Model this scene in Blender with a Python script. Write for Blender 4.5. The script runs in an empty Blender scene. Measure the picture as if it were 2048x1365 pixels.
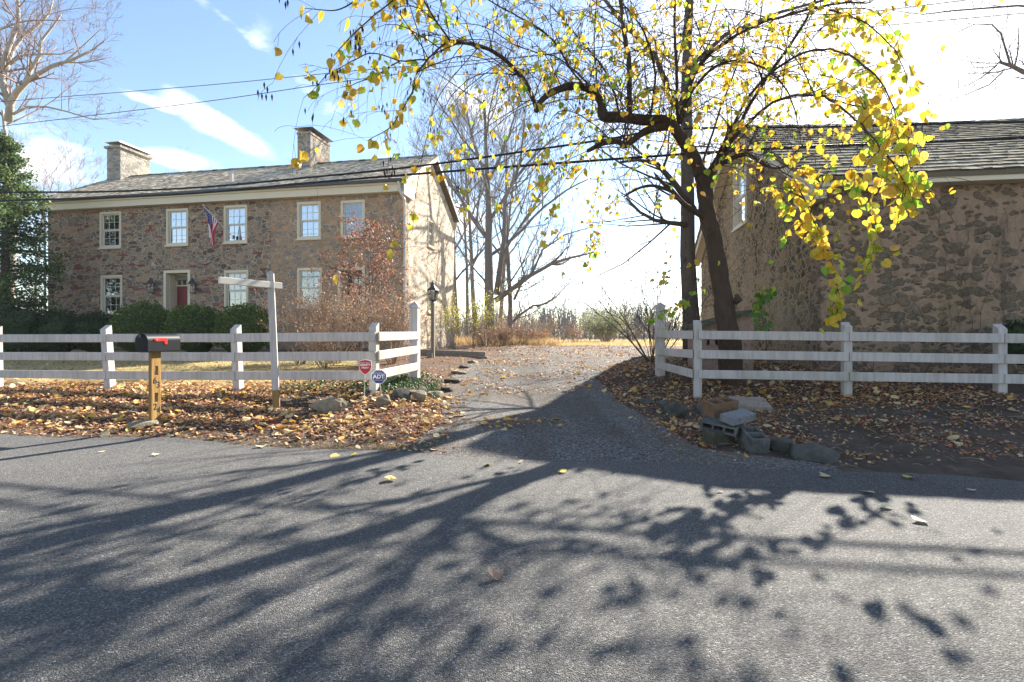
import bpy, bmesh, math, random
from mathutils import Vector, Matrix, noise
R = random.Random(7)
C = bpy.context.scene.collection
rad = math.radians
H, HY, F = 1.30, 668.0, 1000.0          # eye height, horizon row, focal length in photo pixels
K = 0.185; TH = math.atan(K)             # the road, the fences and the farmhouse run along this heading
KB = 0.15; TB = math.atan(KB)            # the barn
def at(px, py, Y): return Vector(((px-1024)/F*Y, Y, H-(py-HY)/F*Y))
def line(px, c, k=K):                    # point over a line Y + k X = c as seen at column px
    p = (px-1024)/F; Y = c/(1+k*p); return p*Y, Y
def lerp(a, b, t): return a+(b-a)*t
def interp(tab, x):
    if x <= tab[0][0]: return tab[0][1]
    for (a, va), (b, vb) in zip(tab, tab[1:]):
        if x <= b: return lerp(va, vb, (x-a)/(b-a))
    return tab[-1][1]
def sstep(a, b, x):
    t = min(1, max(0, (x-a)/(b-a))); return t*t*(3-2*t)
# ------------------------------------------------------------------ mesh collector
class MB:
    def __init__(s): s.v = []; s.f = []; s.t = []; s.m = []
    def face(s, pts, tint=None, mi=0):
        i = len(s.v); s.v.extend([tuple(p) for p in pts]); s.f.append(tuple(range(i, i+len(pts)))); s.t.append(tint); s.m.append(mi)
    def box(s, a, b, fn=None, tint=None, mi=0):
        x0,y0,z0 = a; x1,y1,z1 = b
        p = [(x0,y0,z0),(x1,y0,z0),(x1,y1,z0),(x0,y1,z0),(x0,y0,z1),(x1,y0,z1),(x1,y1,z1),(x0,y1,z1)]
        if fn: p = [fn(*q) for q in p]
        s.hexa(p, tint, mi)
    def hexa(s, p, tint=None, mi=0):
        i = len(s.v); s.v.extend([tuple(q) for q in p])
        for f in ((0,3,2,1),(4,5,6,7),(0,1,5,4),(1,2,6,5),(2,3,7,6),(3,0,4,7)):
            s.f.append(tuple(i+k for k in f)); s.t.append(tint); s.m.append(mi)
    def bar(s, p, q, w, h, up=Vector((0,0,1)), tint=None):
        p = Vector(p); q = Vector(q); d = (q-p).normalized(); r = d.cross(up).normalized(); u = r.cross(d)
        pts = []
        for e in (p, q):
            pts += [e-r*w/2-u*h/2, e+r*w/2-u*h/2, e+r*w/2+u*h/2, e-r*w/2+u*h/2]
        s.hexa(pts, tint)
    def tube(s, pts, rs, n=6, tint=None, cap=True):
        pts = [Vector(p) for p in pts]
        if isinstance(rs, (int, float)): rs = [rs]*len(pts)
        d = (pts[1]-pts[0]).normalized()
        a = d.cross(Vector((0,0,1)))
        if a.length < 1e-3: a = Vector((1,0,0))
        a.normalize(); base = len(s.v); m = len(pts)
        for i, p in enumerate(pts):
            d = (pts[min(i+1,m-1)]-pts[max(i-1,0)])
            if d.length < 1e-9: d = Vector((0,0,1))
            d.normalize(); a = a-d*a.dot(d)
            if a.length < 1e-4: a = d.orthogonal()
            a.normalize(); b = d.cross(a)
            for k in range(n):
                t = 2*math.pi*k/n
                q = p+(a*math.cos(t)+b*math.sin(t))*rs[i]
                s.v.append((q.x,q.y,q.z))
        for i in range(m-1):
            for k in range(n):
                k2 = (k+1) % n
                s.f.append((base+i*n+k, base+i*n+k2, base+(i+1)*n+k2, base+(i+1)*n+k)); s.t.append(tint); s.m.append(0)
        if cap:
            s.f.append(tuple(base+k for k in range(n-1,-1,-1))); s.t.append(tint); s.m.append(0)
            s.f.append(tuple(base+(m-1)*n+k for k in range(n))); s.t.append(tint); s.m.append(0)
    def lathe(s, prof, n=16, fn=None):
        base = len(s.v)
        for r, z in prof:
            for k in range(n):
                t = 2*math.pi*k/n; q = (r*math.cos(t), r*math.sin(t), z)
                s.v.append(tuple(fn(*q)) if fn else q)
        for i in range(len(prof)-1):
            for k in range(n):
                k2=(k+1)%n
                s.f.append((base+i*n+k, base+i*n+k2, base+(i+1)*n+k2, base+(i+1)*n+k)); s.t.append(None); s.m.append(0)
        s.f.append(tuple(base+(len(prof)-1)*n+k for k in range(n))); s.t.append(None); s.m.append(0)
    def grid(s, xs, ys, z0, z1, holes=(), fn=None):
        """slab over the cells of a grid; cells inside a hole are left open, with reveals"""
        fn = fn or (lambda x,y,z: (x,y,z))
        def solid(i, j):
            if i < 0 or j < 0 or i >= len(xs)-1 or j >= len(ys)-1: return False
            cx=(xs[i]+xs[i+1])/2; cy=(ys[j]+ys[j+1])/2
            return not any(a<cx<b and c<cy<d for a,c,b,d in holes)
        for i in range(len(xs)-1):
            for j in range(len(ys)-1):
                if not solid(i,j): continue
                x0,x1,y0,y1=xs[i],xs[i+1],ys[j],ys[j+1]
                s.face([fn(x0,y0,z1),fn(x1,y0,z1),fn(x1,y1,z1),fn(x0,y1,z1)])
                s.face([fn(x0,y0,z0),fn(x0,y1,z0),fn(x1,y1,z0),fn(x1,y0,z0)])
                for di,dj,(a,b) in ((-1,0,((x0,y0),(x0,y1))),(1,0,((x1,y1),(x1,y0))),(0,-1,((x1,y0),(x0,y0))),(0,1,((x0,y1),(x1,y1)))):
                    if not solid(i+di,j+dj):
                        s.face([fn(*a,z0),fn(*b,z0),fn(*b,z1),fn(*a,z1)])
    def build(s, name, mat, parent=None, loc=None, rz=0, smooth=False, fix=False, weld=False):
        me = bpy.data.meshes.new(name); me.from_pydata(s.v, [], s.f)
        for m in (mat if isinstance(mat,(list,tuple)) else [mat]): me.materials.append(m)
        if any(s.m): me.polygons.foreach_set('material_index', s.m)
        if any(t is not None for t in s.t):
            at_ = me.attributes.new('tint', 'FLOAT_COLOR', 'FACE'); buf=[]
            for t in s.t:
                t = t or (1,1,1); buf += [t[0],t[1],t[2],1.0]
            at_.data.foreach_set('color', buf)
        if smooth: me.polygons.foreach_set('use_smooth', [True]*len(me.polygons))
        me.update()
        if fix or weld:
            b = bmesh.new(); b.from_mesh(me)
            if weld: bmesh.ops.remove_doubles(b, verts=b.verts, dist=1e-4)
            bmesh.ops.recalc_face_normals(b, faces=b.faces); b.to_mesh(me); b.free()
        o = bpy.data.objects.new(name, me); C.objects.link(o)
        if parent: o.parent = parent
        if loc is not None: o.location = loc
        o.rotation_euler.z = rz
        return o
def tag(o, label=None, cat=None, group=None, kind=None):
    if label: o['label'] = label
    if cat: o['category'] = cat
    if group: o['group'] = group
    if kind: o['kind'] = kind
    return o
def thing(name, label, cat, loc=(0,0,0), rz=0, group=None):
    o = bpy.data.objects.new(name, None); C.objects.link(o); o.empty_display_size=.2
    o.location = loc; o.rotation_euler.z = rz
    return tag(o, label, cat, group)
def rebase(mb, loc):                     # bring world-space vertices into a thing's own frame
    lx,ly,lz = loc; mb.v = [(x-lx,y-ly,z-lz) for x,y,z in mb.v]; return mb
def bevel(o, w, seg=1):
    m = o.modifiers.new('Bevel','BEVEL'); m.width = w; m.segments = seg; m.limit_method='ANGLE'; return o
# ------------------------------------------------------------------ material helper
class Mat:
    def __init__(s, name):
        s.m = bpy.data.materials.new(name); s.m.use_nodes = True; s.nt = s.m.node_tree; s.nt.nodes.clear()
        s.out = s.n('ShaderNodeOutputMaterial'); s.b = s.n('ShaderNodeBsdfPrincipled'); s.l(s.b.outputs[0], s.out.inputs[0])
        s.co = s.n('ShaderNodeTexCoord').outputs['Object']
    def n(s, t, **kw):
        x = s.nt.nodes.new(t)
        for k, v in kw.items(): setattr(x, k, v)
        return x
    def l(s, a, b): s.nt.links.new(a, b)
    def put(s, sock, v):
        if isinstance(v, bpy.types.NodeSocket): s.l(v, sock)
        elif isinstance(v, (tuple, list)) and len(v) == 3 and sock.type == 'RGBA': sock.default_value = (*v, 1)
        else: sock.default_value = v
    def math(s, op, a, b=0.0, c=0.0, clamp=False):
        x = s.n('ShaderNodeMath', operation=op, use_clamp=clamp)
        for i, v in enumerate((a,b,c)): s.put(x.inputs[i], v)
        return x.outputs[0]
    def mapping(s, scale=(1,1,1), rot=(0,0,0), src=None):
        x = s.n('ShaderNodeMapping'); s.l(src or s.co, x.inputs[0]); x.inputs['Scale'].default_value = scale; x.inputs['Rotation'].default_value = rot
        return x.outputs[0]
    def noise(s, scale, detail=4, rough=.55, vec=None, col=False, dist=0):
        x = s.n('ShaderNodeTexNoise'); s.l(vec or s.co, x.inputs['Vector']); x.inputs['Scale'].default_value=scale
        x.inputs['Detail'].default_value=detail; x.inputs['Roughness'].default_value=rough; x.inputs['Distortion'].default_value=dist
        return x.outputs['Color' if col else 'Fac']
    def vor(s, scale, vec=None, feature='F1', out='Color', rnd=1):
        x = s.n('ShaderNodeTexVoronoi', feature=feature); s.l(vec or s.co, x.inputs['Vector']); x.inputs['Scale'].default_value=scale
        x.inputs['Randomness'].default_value = rnd
        return x.outputs[out]
    def ramp(s, fac, stops, mode='LINEAR'):
        x = s.n('ShaderNodeValToRGB'); s.put(x.inputs[0], fac); e = x.color_ramp; e.interpolation = mode
        while len(e.elements) < len(stops): e.elements.new(.5)
        for el, (p, c) in zip(e.elements, stops):
            el.position = p; el.color = (*c,1) if isinstance(c,(tuple,list)) else (c,c,c,1)
        return x.outputs[0]
    def mix(s, fac, a, b, mode='MIX'):
        x = s.n('ShaderNodeMix', data_type='RGBA', blend_type=mode); s.put(x.inputs[0], fac); s.put(x.inputs[6], a); s.put(x.inputs[7], b)
        return x.outputs[2]
    def sep(s, v, i):
        x = s.n('ShaderNodeSeparateXYZ'); s.l(v, x.inputs[0]); return x.outputs[i]
    def attr(s, name='tint'):
        return s.n('ShaderNodeAttribute', attribute_name=name).outputs['Color']
    def vadd(s, a, b, k):
        x = s.n('ShaderNodeVectorMath', operation='MULTIPLY_ADD'); s.put(x.inputs[0], b); x.inputs[1].default_value=(k,k,k); s.put(x.inputs[2], a)
        return x.outputs[0]
    def bump(s, h, strength=.5, dist=.02):
        x = s.n('ShaderNodeBump'); x.inputs['Strength'].default_value=strength; x.inputs['Distance'].default_value=dist; s.l(h, x.inputs['Height'])
        s.l(x.outputs[0], s.b.inputs['Normal']); return x
    def done(s, col, rough=.8, spec=.3, metal=0):
        s.put(s.b.inputs['Base Color'], col); s.put(s.b.inputs['Roughness'], rough); s.put(s.b.inputs['Specular IOR Level'], spec); s.put(s.b.inputs['Metallic'], metal)
        return s.m
def plain(name, col, rough=.6, spec=.3, metal=0, var=.15, scale=8, bmp=0):
    m = Mat(name); n = m.noise(scale)
    c = m.mix(n, tuple(x*(1-var) for x in col), tuple(min(1,x*(1+var)) for x in col))
    if bmp: m.bump(m.noise(scale*6), bmp, .01)
    return m.done(c, rough, spec, metal)
def leafmat(name, base, transl=.5, var=True, rough=.5):
    """leaf that lets light through; colour = base * per-leaf tint"""
    m = Mat(name); n = m.noise(25, 2)
    c = m.mix(1.0, base, m.attr(), 'MULTIPLY') if var else m.mix(0.0, base, base)
    c = m.mix(n, c, m.mix(1.0, c, (.78,.72,.6), 'MULTIPLY'))
    if 'redbud' in name: c = m.mix(m.ramp(m.noise(38,3,.6),[(.60,0),(.70,.75)]), c, (.33,.17,.04))
    m.done(c, rough, .3)
    t = m.n('ShaderNodeBsdfTranslucent'); m.l(c, t.inputs[0])
    x = m.n('ShaderNodeMixShader'); x.inputs[0].default_value=transl; m.l(m.b.outputs[0], x.inputs[1]); m.l(t.outputs[0], x.inputs[2]); m.l(x.outputs[0], m.out.inputs[0])
    return m.m
def bark(name, dark, light, scale=6, stretch=.25):
    m = Mat(name); v = m.mapping((1,1,stretch)); n = m.noise(scale*4, 6, .65, v); n2 = m.noise(scale*.4, 3)
    c = m.mix(m.math('MULTIPLY_ADD', n, .8, m.math('MULTIPLY', n2, .25), clamp=True), dark, light)
    m.bump(n, .8, .03); return m.done(c, .9, .15)
# ------------------------------------------------------------------ materials
M = {}
def stone(name, kind):
    m = Mat(name); co = m.co
    if kind == 'barn':
        v = m.mapping((3.6,3.6,5.8), src=m.vadd(co, m.noise(2.8, 5, .65, col=True), .26)); cell = m.vor(1, v); dist = m.vor(1, v, 'F1', 'Distance')
        v2 = m.mapping((6.4,6.4,11.5), src=m.vadd(co, m.noise(3.4, 4, .6, col=True), .2)); cell2 = m.vor(1, v2); dist2 = m.vor(1, v2, 'F1', 'Distance')
        nz = m.noise(.5, 3); fine = m.noise(8, 6, .7)
        # plaster smeared round the rubble: each stone shows a patch of its own size
        k = m.math('MULTIPLY_ADD', fine, -.30, .15)
        s1 = m.math('MULTIPLY', m.math('SUBTRACT', m.math('ADD', m.sep(cell,0), nz), .72), 1.0)
        s2 = m.math('MULTIPLY', m.math('SUBTRACT', m.math('ADD', m.sep(cell2,0), nz), .82), 1.0)
        m1 = m.ramp(m.math('SUBTRACT', m.math('ADD', s1, k), m.math('SUBTRACT', dist, .12)), [(-.03,0),(.13,1)])
        m2 = m.ramp(m.math('SUBTRACT', m.math('ADD', s2, k), m.math('SUBTRACT', dist2, .12)), [(-.03,0),(.13,1)])
        eg1 = m.ramp(m.math('ADD', m.vor(1, v, 'DISTANCE_TO_EDGE', 'Distance'), m.math('MULTIPLY_ADD', fine, .12, -.06)), [(.015,0),(.075,1)])
        eg2 = m.ramp(m.math('ADD', m.vor(1, v2, 'DISTANCE_TO_EDGE', 'Distance'), m.math('MULTIPLY_ADD', fine, .12, -.06)), [(.02,0),(.09,1)])
        mask = m.math('MAXIMUM', m.math('MULTIPLY', m1, eg1), m.math('MULTIPLY', m2, eg2))
        scol = m.ramp(m.sep(cell,1), [(0,(.10,.068,.045)),(.3,(.20,.14,.085)),(.55,(.14,.105,.073)),(.75,(.27,.19,.115)),(1,(.12,.07,.05))])
        scol = m.mix(.55, scol, m.ramp(m.sep(cell2,1), [(0,(.08,.068,.056)),(.5,(.17,.14,.105)),(1,(.12,.12,.115))]))
        mort = m.ramp(m.noise(1.1, 5, .65), [(.3,(.28,.19,.128)),(.5,(.37,.255,.175)),(.7,(.30,.215,.15))])
        mort = m.mix(m.ramp(m.noise(6, 7, .75), [(.45,0),(.70,.7)]), mort, (.20,.14,.088))
        moss = m.ramp(m.noise(.8, 4, .6, m.mapping((1,1,.5))), [(.52,0),(.72,.45)])
        col = m.mix(mask, mort, m.mix(m.ramp(m.noise(11, 6, .75),[(.3,0),(.7,1)]), m.mix(1,scol,(.45,.45,.45),'MULTIPLY'), m.mix(1,scol,(1.7,1.65,1.55),'MULTIPLY')))
        col = m.mix(moss, col, m.mix(1, col, (.72,.78,.55), 'MULTIPLY'))
        h = m.math('ADD', m.math('MULTIPLY', mask, .6), m.math('MULTIPLY', m.noise(14,6,.7), .8))
        m.bump(h, 1, .07); return m.done(col, .92, .1)
    v = m.vadd(co, m.noise(2.4, 4, .65, col=True), .24)
    if kind == 'chimney': v = m.mapping((3.2,3.2,7), src=v)
    elif kind == 'barngable': v = m.mapping((3.8,3.8,6.0), src=v)
    else: v = m.mapping((3.2,3.2,6.0), src=v)
    cell = m.vor(1, v); edge = m.vor(1, v, 'DISTANCE_TO_EDGE', 'Distance')
    if kind in ('house','barngable'):
        vs = m.mapping((5.6,5.6,10.5) if kind=='house' else (6,6,10), src=m.vadd(co, m.noise(3.5, 4, .65, col=True), .16)); cs = m.vor(1, vs); es = m.vor(1, vs, 'DISTANCE_TO_EDGE', 'Distance')
        pick = m.math('GREATER_THAN', m.sep(cell,2), .52)
        cell = m.mix(pick, cell, cs)
        edge = m.math('ADD', m.math('MULTIPLY', m.math('SUBTRACT',1.0,pick), edge), m.math('MULTIPLY', pick, m.math('MINIMUM', es, m.math('MULTIPLY', edge, 1.0))))
    v2 = m.mapping((2.1,2.1,10.5), src=m.vadd(co, m.noise(2.6,2,.5,col=True), .08)); c2 = m.vor(1, v2); e2 = m.vor(1, v2, 'DISTANCE_TO_EDGE', 'Distance')
    fine = m.noise(10, 5, .65)
    if kind == 'house':
        pal = [(0,(.12,.092,.068)),(.16,(.31,.225,.155)),(.3,(.18,.155,.13)),(.44,(.38,.265,.165)),(.58,(.23,.17,.125)),(.7,(.165,.15,.135)),(.83,(.34,.25,.175)),(.94,(.25,.13,.09))]
        mort = (.50,.415,.325)
    elif kind == 'sunpainted':
        pal = [(0,(.34,.27,.20)),(.2,(.52,.42,.31)),(.4,(.42,.37,.31)),(.6,(.58,.46,.32)),(.8,(.46,.37,.28)),(.93,(.40,.27,.19))]; mort = (.62,.54,.43)  # house rubble made paler: the glare of sun on this gable is painted in
    elif kind == 'chimney':
        pal = [(0,(.22,.19,.165)),(.2,(.33,.25,.18)),(.4,(.26,.25,.24)),(.6,(.40,.30,.2)),(.8,(.24,.2,.18))]; mort = (.46,.42,.37)
    elif kind == 'palechimney':
        pal = [(0,(.19,.18,.16)),(.3,(.29,.27,.235)),(.6,(.23,.225,.205)),(.8,(.33,.295,.25))]; mort = (.36,.335,.30)
    else:
        pal = [(0,(.06,.045,.028)),(.2,(.19,.14,.085)),(.4,(.10,.085,.06)),(.6,(.25,.18,.105)),(.8,(.085,.07,.053)),(.93,(.31,.225,.135))]; mort = (.40,.315,.23)
    col = m.ramp(m.sep(cell,0), pal, 'CONSTANT')
    if kind == 'house':      # tan and ochre stones in the newer right-hand bay
        warm = m.ramp(m.sep(cell,1), [(0,(.45,.30,.165)),(.35,(.33,.25,.19)),(.55,(.50,.33,.18)),(.75,(.26,.24,.22))], 'CONSTANT')
        right = m.math('GREATER_THAN', m.sep(co,0), -5.95)
        col = m.mix(m.math('MULTIPLY', right, .75), col, warm)
    col = m.mix(m.noise(16,5,.7), m.mix(1,col,(.72,.72,.72),'MULTIPLY'), m.mix(1,col,(1.25,1.22,1.18),'MULTIPLY'))
    wob = m.math('MULTIPLY_ADD', fine, .14, -.07)
    em = m.ramp(m.math('ADD', edge, wob), [(.015,0),(.11,1)] if kind=='barngable' else [(.03,0),(.075,1)])
    if kind == 'barngable':
        smear = m.ramp(m.noise(.7,4,.6), [(.42,1),(.62,.45)]); em = m.math('MULTIPLY', em, smear)
    mc = m.mix(m.noise(5,5,.7), tuple(x*.8 for x in mort), tuple(x*1.15 for x in mort))
    full = m.mix(em, mc, col)
    if kind == 'house':      # thin red slabs laid among the rubble
        red = m.math('MULTIPLY', m.math('GREATER_THAN', m.sep(c2,0), .90), m.ramp(m.math('ADD', e2, wob), [(.04,0),(.09,1)]))
        left = m.math('LESS_THAN', m.sep(co,0), -5.95)
        red = m.math('MULTIPLY', red, m.math('MULTIPLY_ADD', left, .75, .25))
        full = m.mix(red, full, m.mix(fine, (.21,.06,.045), (.32,.11,.08)))
    if kind == 'house': full = m.mix(1, full, (.92,.87,.845), 'MULTIPLY')
    if kind == 'barngable': full = m.mix(1, full, (1.0,.95,.80), 'MULTIPLY')
    h = m.math('ADD', m.math('MULTIPLY', em, .7), m.math('MULTIPLY', m.noise(18,6,.7), .6))
    m.bump(h, .8, .05); return m.done(full, .9, .2)
M['stone_house']=stone('farmhouse_rubble','house'); M['stone_chimney']=stone('chimney_stone','chimney'); M['stone_pale']=stone('pale_stone','palechimney')
M['stone_sunpainted']=stone('farmhouse_sunpainted_rubble','sunpainted'); M['stone_barn']=stone('barn_plaster_rubble','barn'); M['stone_gable']=stone('barn_gable_rubble','barngable')
def shake_mat(name, a, b, moss):
    m = Mat(name); t = m.attr(); g = m.noise(40, 4, .6, m.mapping((1,.08,.08)))
    c = m.mix(m.sep(t,0), a, b); c = m.mix(g, m.mix(1,c,(.7,.7,.7),'MULTIPLY'), m.mix(1,c,(1.2,1.2,1.2),'MULTIPLY'))
    c = m.mix(m.ramp(m.noise(.9,4,.6),[(.5,0),(.75,moss)]), c, (.09,.10,.06)); m.bump(g,.3,.01); return m.done(c,.95,.0)
M['shake']=shake_mat('weathered_cedar',(.07,.056,.042),(.84,.70,.52),.25)
M['shake_barn']=shake_mat('dark_cedar',(.03,.025,.02),(.56,.49,.37),.2)
M['cream']=plain('cream_paint',(.60,.52,.38),.5,.4,var=.06,scale=3)
M['white']=plain('white_trim',(.58,.54,.48),.45,.4,var=.05)
def fence_mat():
    m = Mat('weathered_white_paint'); s = m.noise(3, 4, .6, m.mapping((6,6,.6))); big = m.noise(1.3,3)
    c = m.mix(m.ramp(s,[(.40,0),(.75,.85)]), (.47,.425,.40), (.29,.255,.235))
    c = m.mix(m.ramp(big,[(.50,0),(.72,.6)]), c, (.25,.24,.175))
    ch = m.ramp(m.noise(22,5,.7,m.mapping((1,1,.5))),[(.66,0),(.70,1)])
    c = m.mix(m.math('MULTIPLY',ch,.55), c, (.22,.19,.16)); m.bump(m.noise(30,4,.6,m.mapping((1,1,.15))),.25,.01); return m.done(c,.6,.3)
M['fence']=fence_mat()
M['red_door']=plain('dark_red_door',(.16,.02,.022),.4,.5)
M['gutter']=plain('black_gutter',(.03,.03,.03),.4,.5)
M['metal_dark']=plain('dark_metal',(.05,.05,.052),.45,.5,metal=.3)
M['metal_grey']=plain('grey_sheet_metal',(.19,.19,.19),.5,.5,metal=.6)
M['lead']=plain('flashing',(.12,.12,.13),.5,.5,metal=.4)
M['black_gloss']=plain('black_enamel',(.010,.011,.014),.5,.12,var=.1)
M['red']=plain('red_plastic',(.55,.02,.015),.35,.5,var=.1)
M['sign_red']=plain('sign_red',(.50,.012,.014),.4,.5,var=.05); M['sign_blue']=plain('sign_blue',(.018,.03,.19),.4,.5,var=.05); M['sign_white']=plain('sign_white',(.8,.8,.78),.4,.5,var=.03)
M['curtain']=plain('curtain_cloth',(.42,.41,.39),.9,.1,var=.05)
M['post_wood']=bark('treated_wood',(.16,.09,.03),(.34,.21,.075),3,.1)
M['old_wood']=bark('weathered_wood',(.12,.10,.08),(.30,.26,.21),3,.15)
M['numeral']=plain('black_numeral',(.015,.015,.015),.5,.4)
M['wire']=plain('black_cable',(.012,.012,.012),.6,.3); M['thin_wire']=plain('aluminium_wire',(.10,.10,.11),.5,.4)
def glass_mat(name, refl):
    m = Mat(name); tr = m.n('ShaderNodeBsdfTransparent'); tr.inputs[0].default_value=(.8,.84,.84,1)
    gl = m.n('ShaderNodeBsdfGlossy'); gl.inputs['Roughness'].default_value=.03
    bp = m.n('ShaderNodeBump'); bp.inputs['Strength'].default_value=.06; m.l(m.noise(2.2,2), bp.inputs['Height']); m.l(bp.outputs[0], gl.inputs['Normal'])
    fr = m.n('ShaderNodeFresnel'); fr.inputs[0].default_value=1.5
    x = m.n('ShaderNodeMixShader'); m.l(m.math('ADD', fr.outputs[0], refl, clamp=True), x.inputs[0]); m.l(tr.outputs[0], x.inputs[1]); m.l(gl.outputs[0], x.inputs[2]); m.l(x.outputs[0], m.out.inputs[0])
    return m.m
M['glass']=glass_mat('window_glass',.22); M['lamp_glass']=glass_mat('lantern_glass',.03); M['glass_sky']=glass_mat('sky_glass',.5)
def asphalt():
    m = Mat('asphalt'); c = m.vor(140); r = m.sep(c,0); e = m.vor(140, None,'F1','Distance'); big = m.noise(.35,5,.6); mid = m.noise(9,4,.6)
    col = m.ramp(r,[(0,(.042,.041,.039)),(.35,(.078,.076,.073)),(.7,(.112,.109,.104)),(.93,(.165,.162,.155)),(1,(.27,.262,.25))])
    col = m.mix(1, col, m.ramp(big,[(.3,(.82,.83,.86)),(.7,(1.12,1.11,1.08))]), 'MULTIPLY')
    col = m.mix(m.ramp(mid,[(.35,.25),(.65,0)]), col, (.05,.049,.047))
    trk = m.ramp(m.noise(.55, 3, .5, m.mapping((.06,1,1),(0,0,TH))), [(.42,0),(.62,1)]); col = m.mix(m.math('MULTIPLY',trk,.45), col, m.mix(1,col,(1.35,1.33,1.3),'MULTIPLY'))
    oil = m.ramp(m.noise(1.7,5,.65), [(.64,0),(.74,.5)]); col = m.mix(oil, col, m.mix(1,col,(.55,.55,.56),'MULTIPLY'))
    m.bump(m.math('SUBTRACT', m.math('MULTIPLY',r,.5), e), .65, .010); return m.done(col,.85,.25)
M['asphalt']=asphalt()
def gravel():
    m = Mat('gravel'); c = m.vor(62); r = m.sep(c,0); e = m.vor(62,None,'F1','Distance'); big = m.noise(.7,5,.65)
    col = m.ramp(r,[(0,(.05,.05,.052)),(.4,(.11,.107,.105)),(.75,(.17,.163,.155)),(1,(.30,.285,.26))])
    col = m.mix(m.ramp(big,[(.42,0),(.68,.65)]), col, (.13,.10,.075)); rut = m.ramp(m.noise(.9,3,.5,m.mapping((1,.12,1))),[(.45,0),(.62,.7)]); col = m.mix(rut, col, m.mix(1,col,(.6,.58,.55),'MULTIPLY')); m.bump(m.math('SUBTRACT',m.math('MULTIPLY',r,.4),e),.7,.02); return m.done(col,.9,.1)
M['gravel']=gravel()
def ground():
    m = Mat('ground_cover'); z = m.attr('zone'); g = m.sep(z,0); soil = m.sep(z,1); f = m.noise(14,6,.7); big = m.noise(.6,4,.6)
    dirt = m.ramp(m.noise(3,6,.7),[(.3,(.046,.036,.028)),(.55,(.10,.078,.061)),(.8,(.17,.135,.105))])
    dirt = m.mix(m.ramp(m.noise(1.5,4,.6),[(.55,0),(.7,.6)]), dirt, (.026,.030,.012))
    lit = m.vor(26); litc = m.ramp(m.sep(lit,0),[(0,(.06,.028,.018)),(.3,(.12,.055,.03)),(.6,(.17,.095,.05)),(.85,(.09,.045,.03)),(1,(.22,.15,.08))],'CONSTANT')
    gr = m.ramp(m.math('MULTIPLY_ADD',f,.6,m.math('MULTIPLY',big,.4)),[(.3,(.20,.165,.07)),(.5,(.34,.265,.125)),(.7,(.46,.36,.19))])
    gr = m.mix(m.ramp(m.noise(.9,4,.6),[(.5,0),(.7,.5)]), gr, (.14,.15,.055))
    c = m.mix(soil, litc, dirt); c = m.mix(g, c, gr)
    m.bump(f,.8,.04); return m.done(c,.95,.1)
M['ground']=ground()
M['redbud_bark']=bark('redbud_bark',(.014,.010,.008),(.115,.078,.058),5,.22)
M['dark_bark']=bark('dark_bark',(.04,.030,.023),(.17,.135,.108),8,.12)
M['grey_bark']=bark('grey_bark',(.09,.08,.072),(.27,.24,.215),4,.3)
M['pale_bark']=bark('pale_bark',(.22,.19,.155),(.46,.42,.36),3,.4)
M['twig']=plain('twig',(.12,.085,.065),.9,.1,var=.3); M['pale_twig']=plain('pale_twig',(.26,.20,.145),.9,.1,var=.3)
M['pink_twig']=plain('pink_twig',(.23,.17,.15),.9,.1,var=.3)
M['far_twig']=plain('far_twig',(.13,.12,.125),.9,.1,var=.3,scale=1)
M['leaf_yellow']=leafmat('redbud_leaf',(1,1,1),.48); M['leaf']=leafmat('dry_leaf',(1,1,1),.25,rough=.65); M['leaf_green']=leafmat('green_leaf',(1,1,1),.3,rough=.6)
M['grass']=leafmat('dry_grass',(1,1,1),.4,rough=.8)
M['pod']=plain('seed_pod',(.035,.018,.015),.7,.2)
M['slate']=plain('fieldstone',(.085,.083,.072),.85,.15,var=.65,scale=12,bmp=1); M['tanstone']=plain('tan_stone',(.22,.185,.13),.9,.15,var=.6,scale=12,bmp=1)
def block_mat(n,a,b):
    m = Mat(n); c = m.mix(m.ramp(m.noise(5,5,.7),[(.35,0),(.65,1)]),a,b); c = m.mix(m.ramp(m.noise(9,6,.75),[(.5,0),(.62,.7)]), c, m.mix(1,c,(.45,.42,.33),'MULTIPLY')); m.bump(m.noise(90,3,.7),.6,.01); return m.done(c,.95,.1)
M['block']=block_mat('concrete_block',(.098,.094,.086),(.16,.155,.145)); M['block_rust']=block_mat('stained_block',(.20,.10,.05),(.16,.13,.10)); M['block_moss']=block_mat('mossy_block',(.06,.055,.035),(.13,.115,.095)); M['board']=block_mat('pale_slab',(.25,.20,.155),(.33,.28,.235))
M['slabgrey']=block_mat('pale_grey_slab',(.185,.183,.19),(.25,.245,.245))
M['pink_stucco']=block_mat('pink_stucco',(.26,.165,.125),(.34,.235,.185)); M['moss_roof']=block_mat('mossy_roofing',(.05,.06,.025),(.13,.115,.08))
M['flag']=Mat('flag_cloth'); M['flag']=M['flag'].done(M['flag'].attr(),.8,.1)
M['black_void']=plain('dark_opening',(.015,.013,.012),.9,.1)
M['lantern_bulb']=plain('lantern_candle',(.75,.72,.62),.5,.3)
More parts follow.
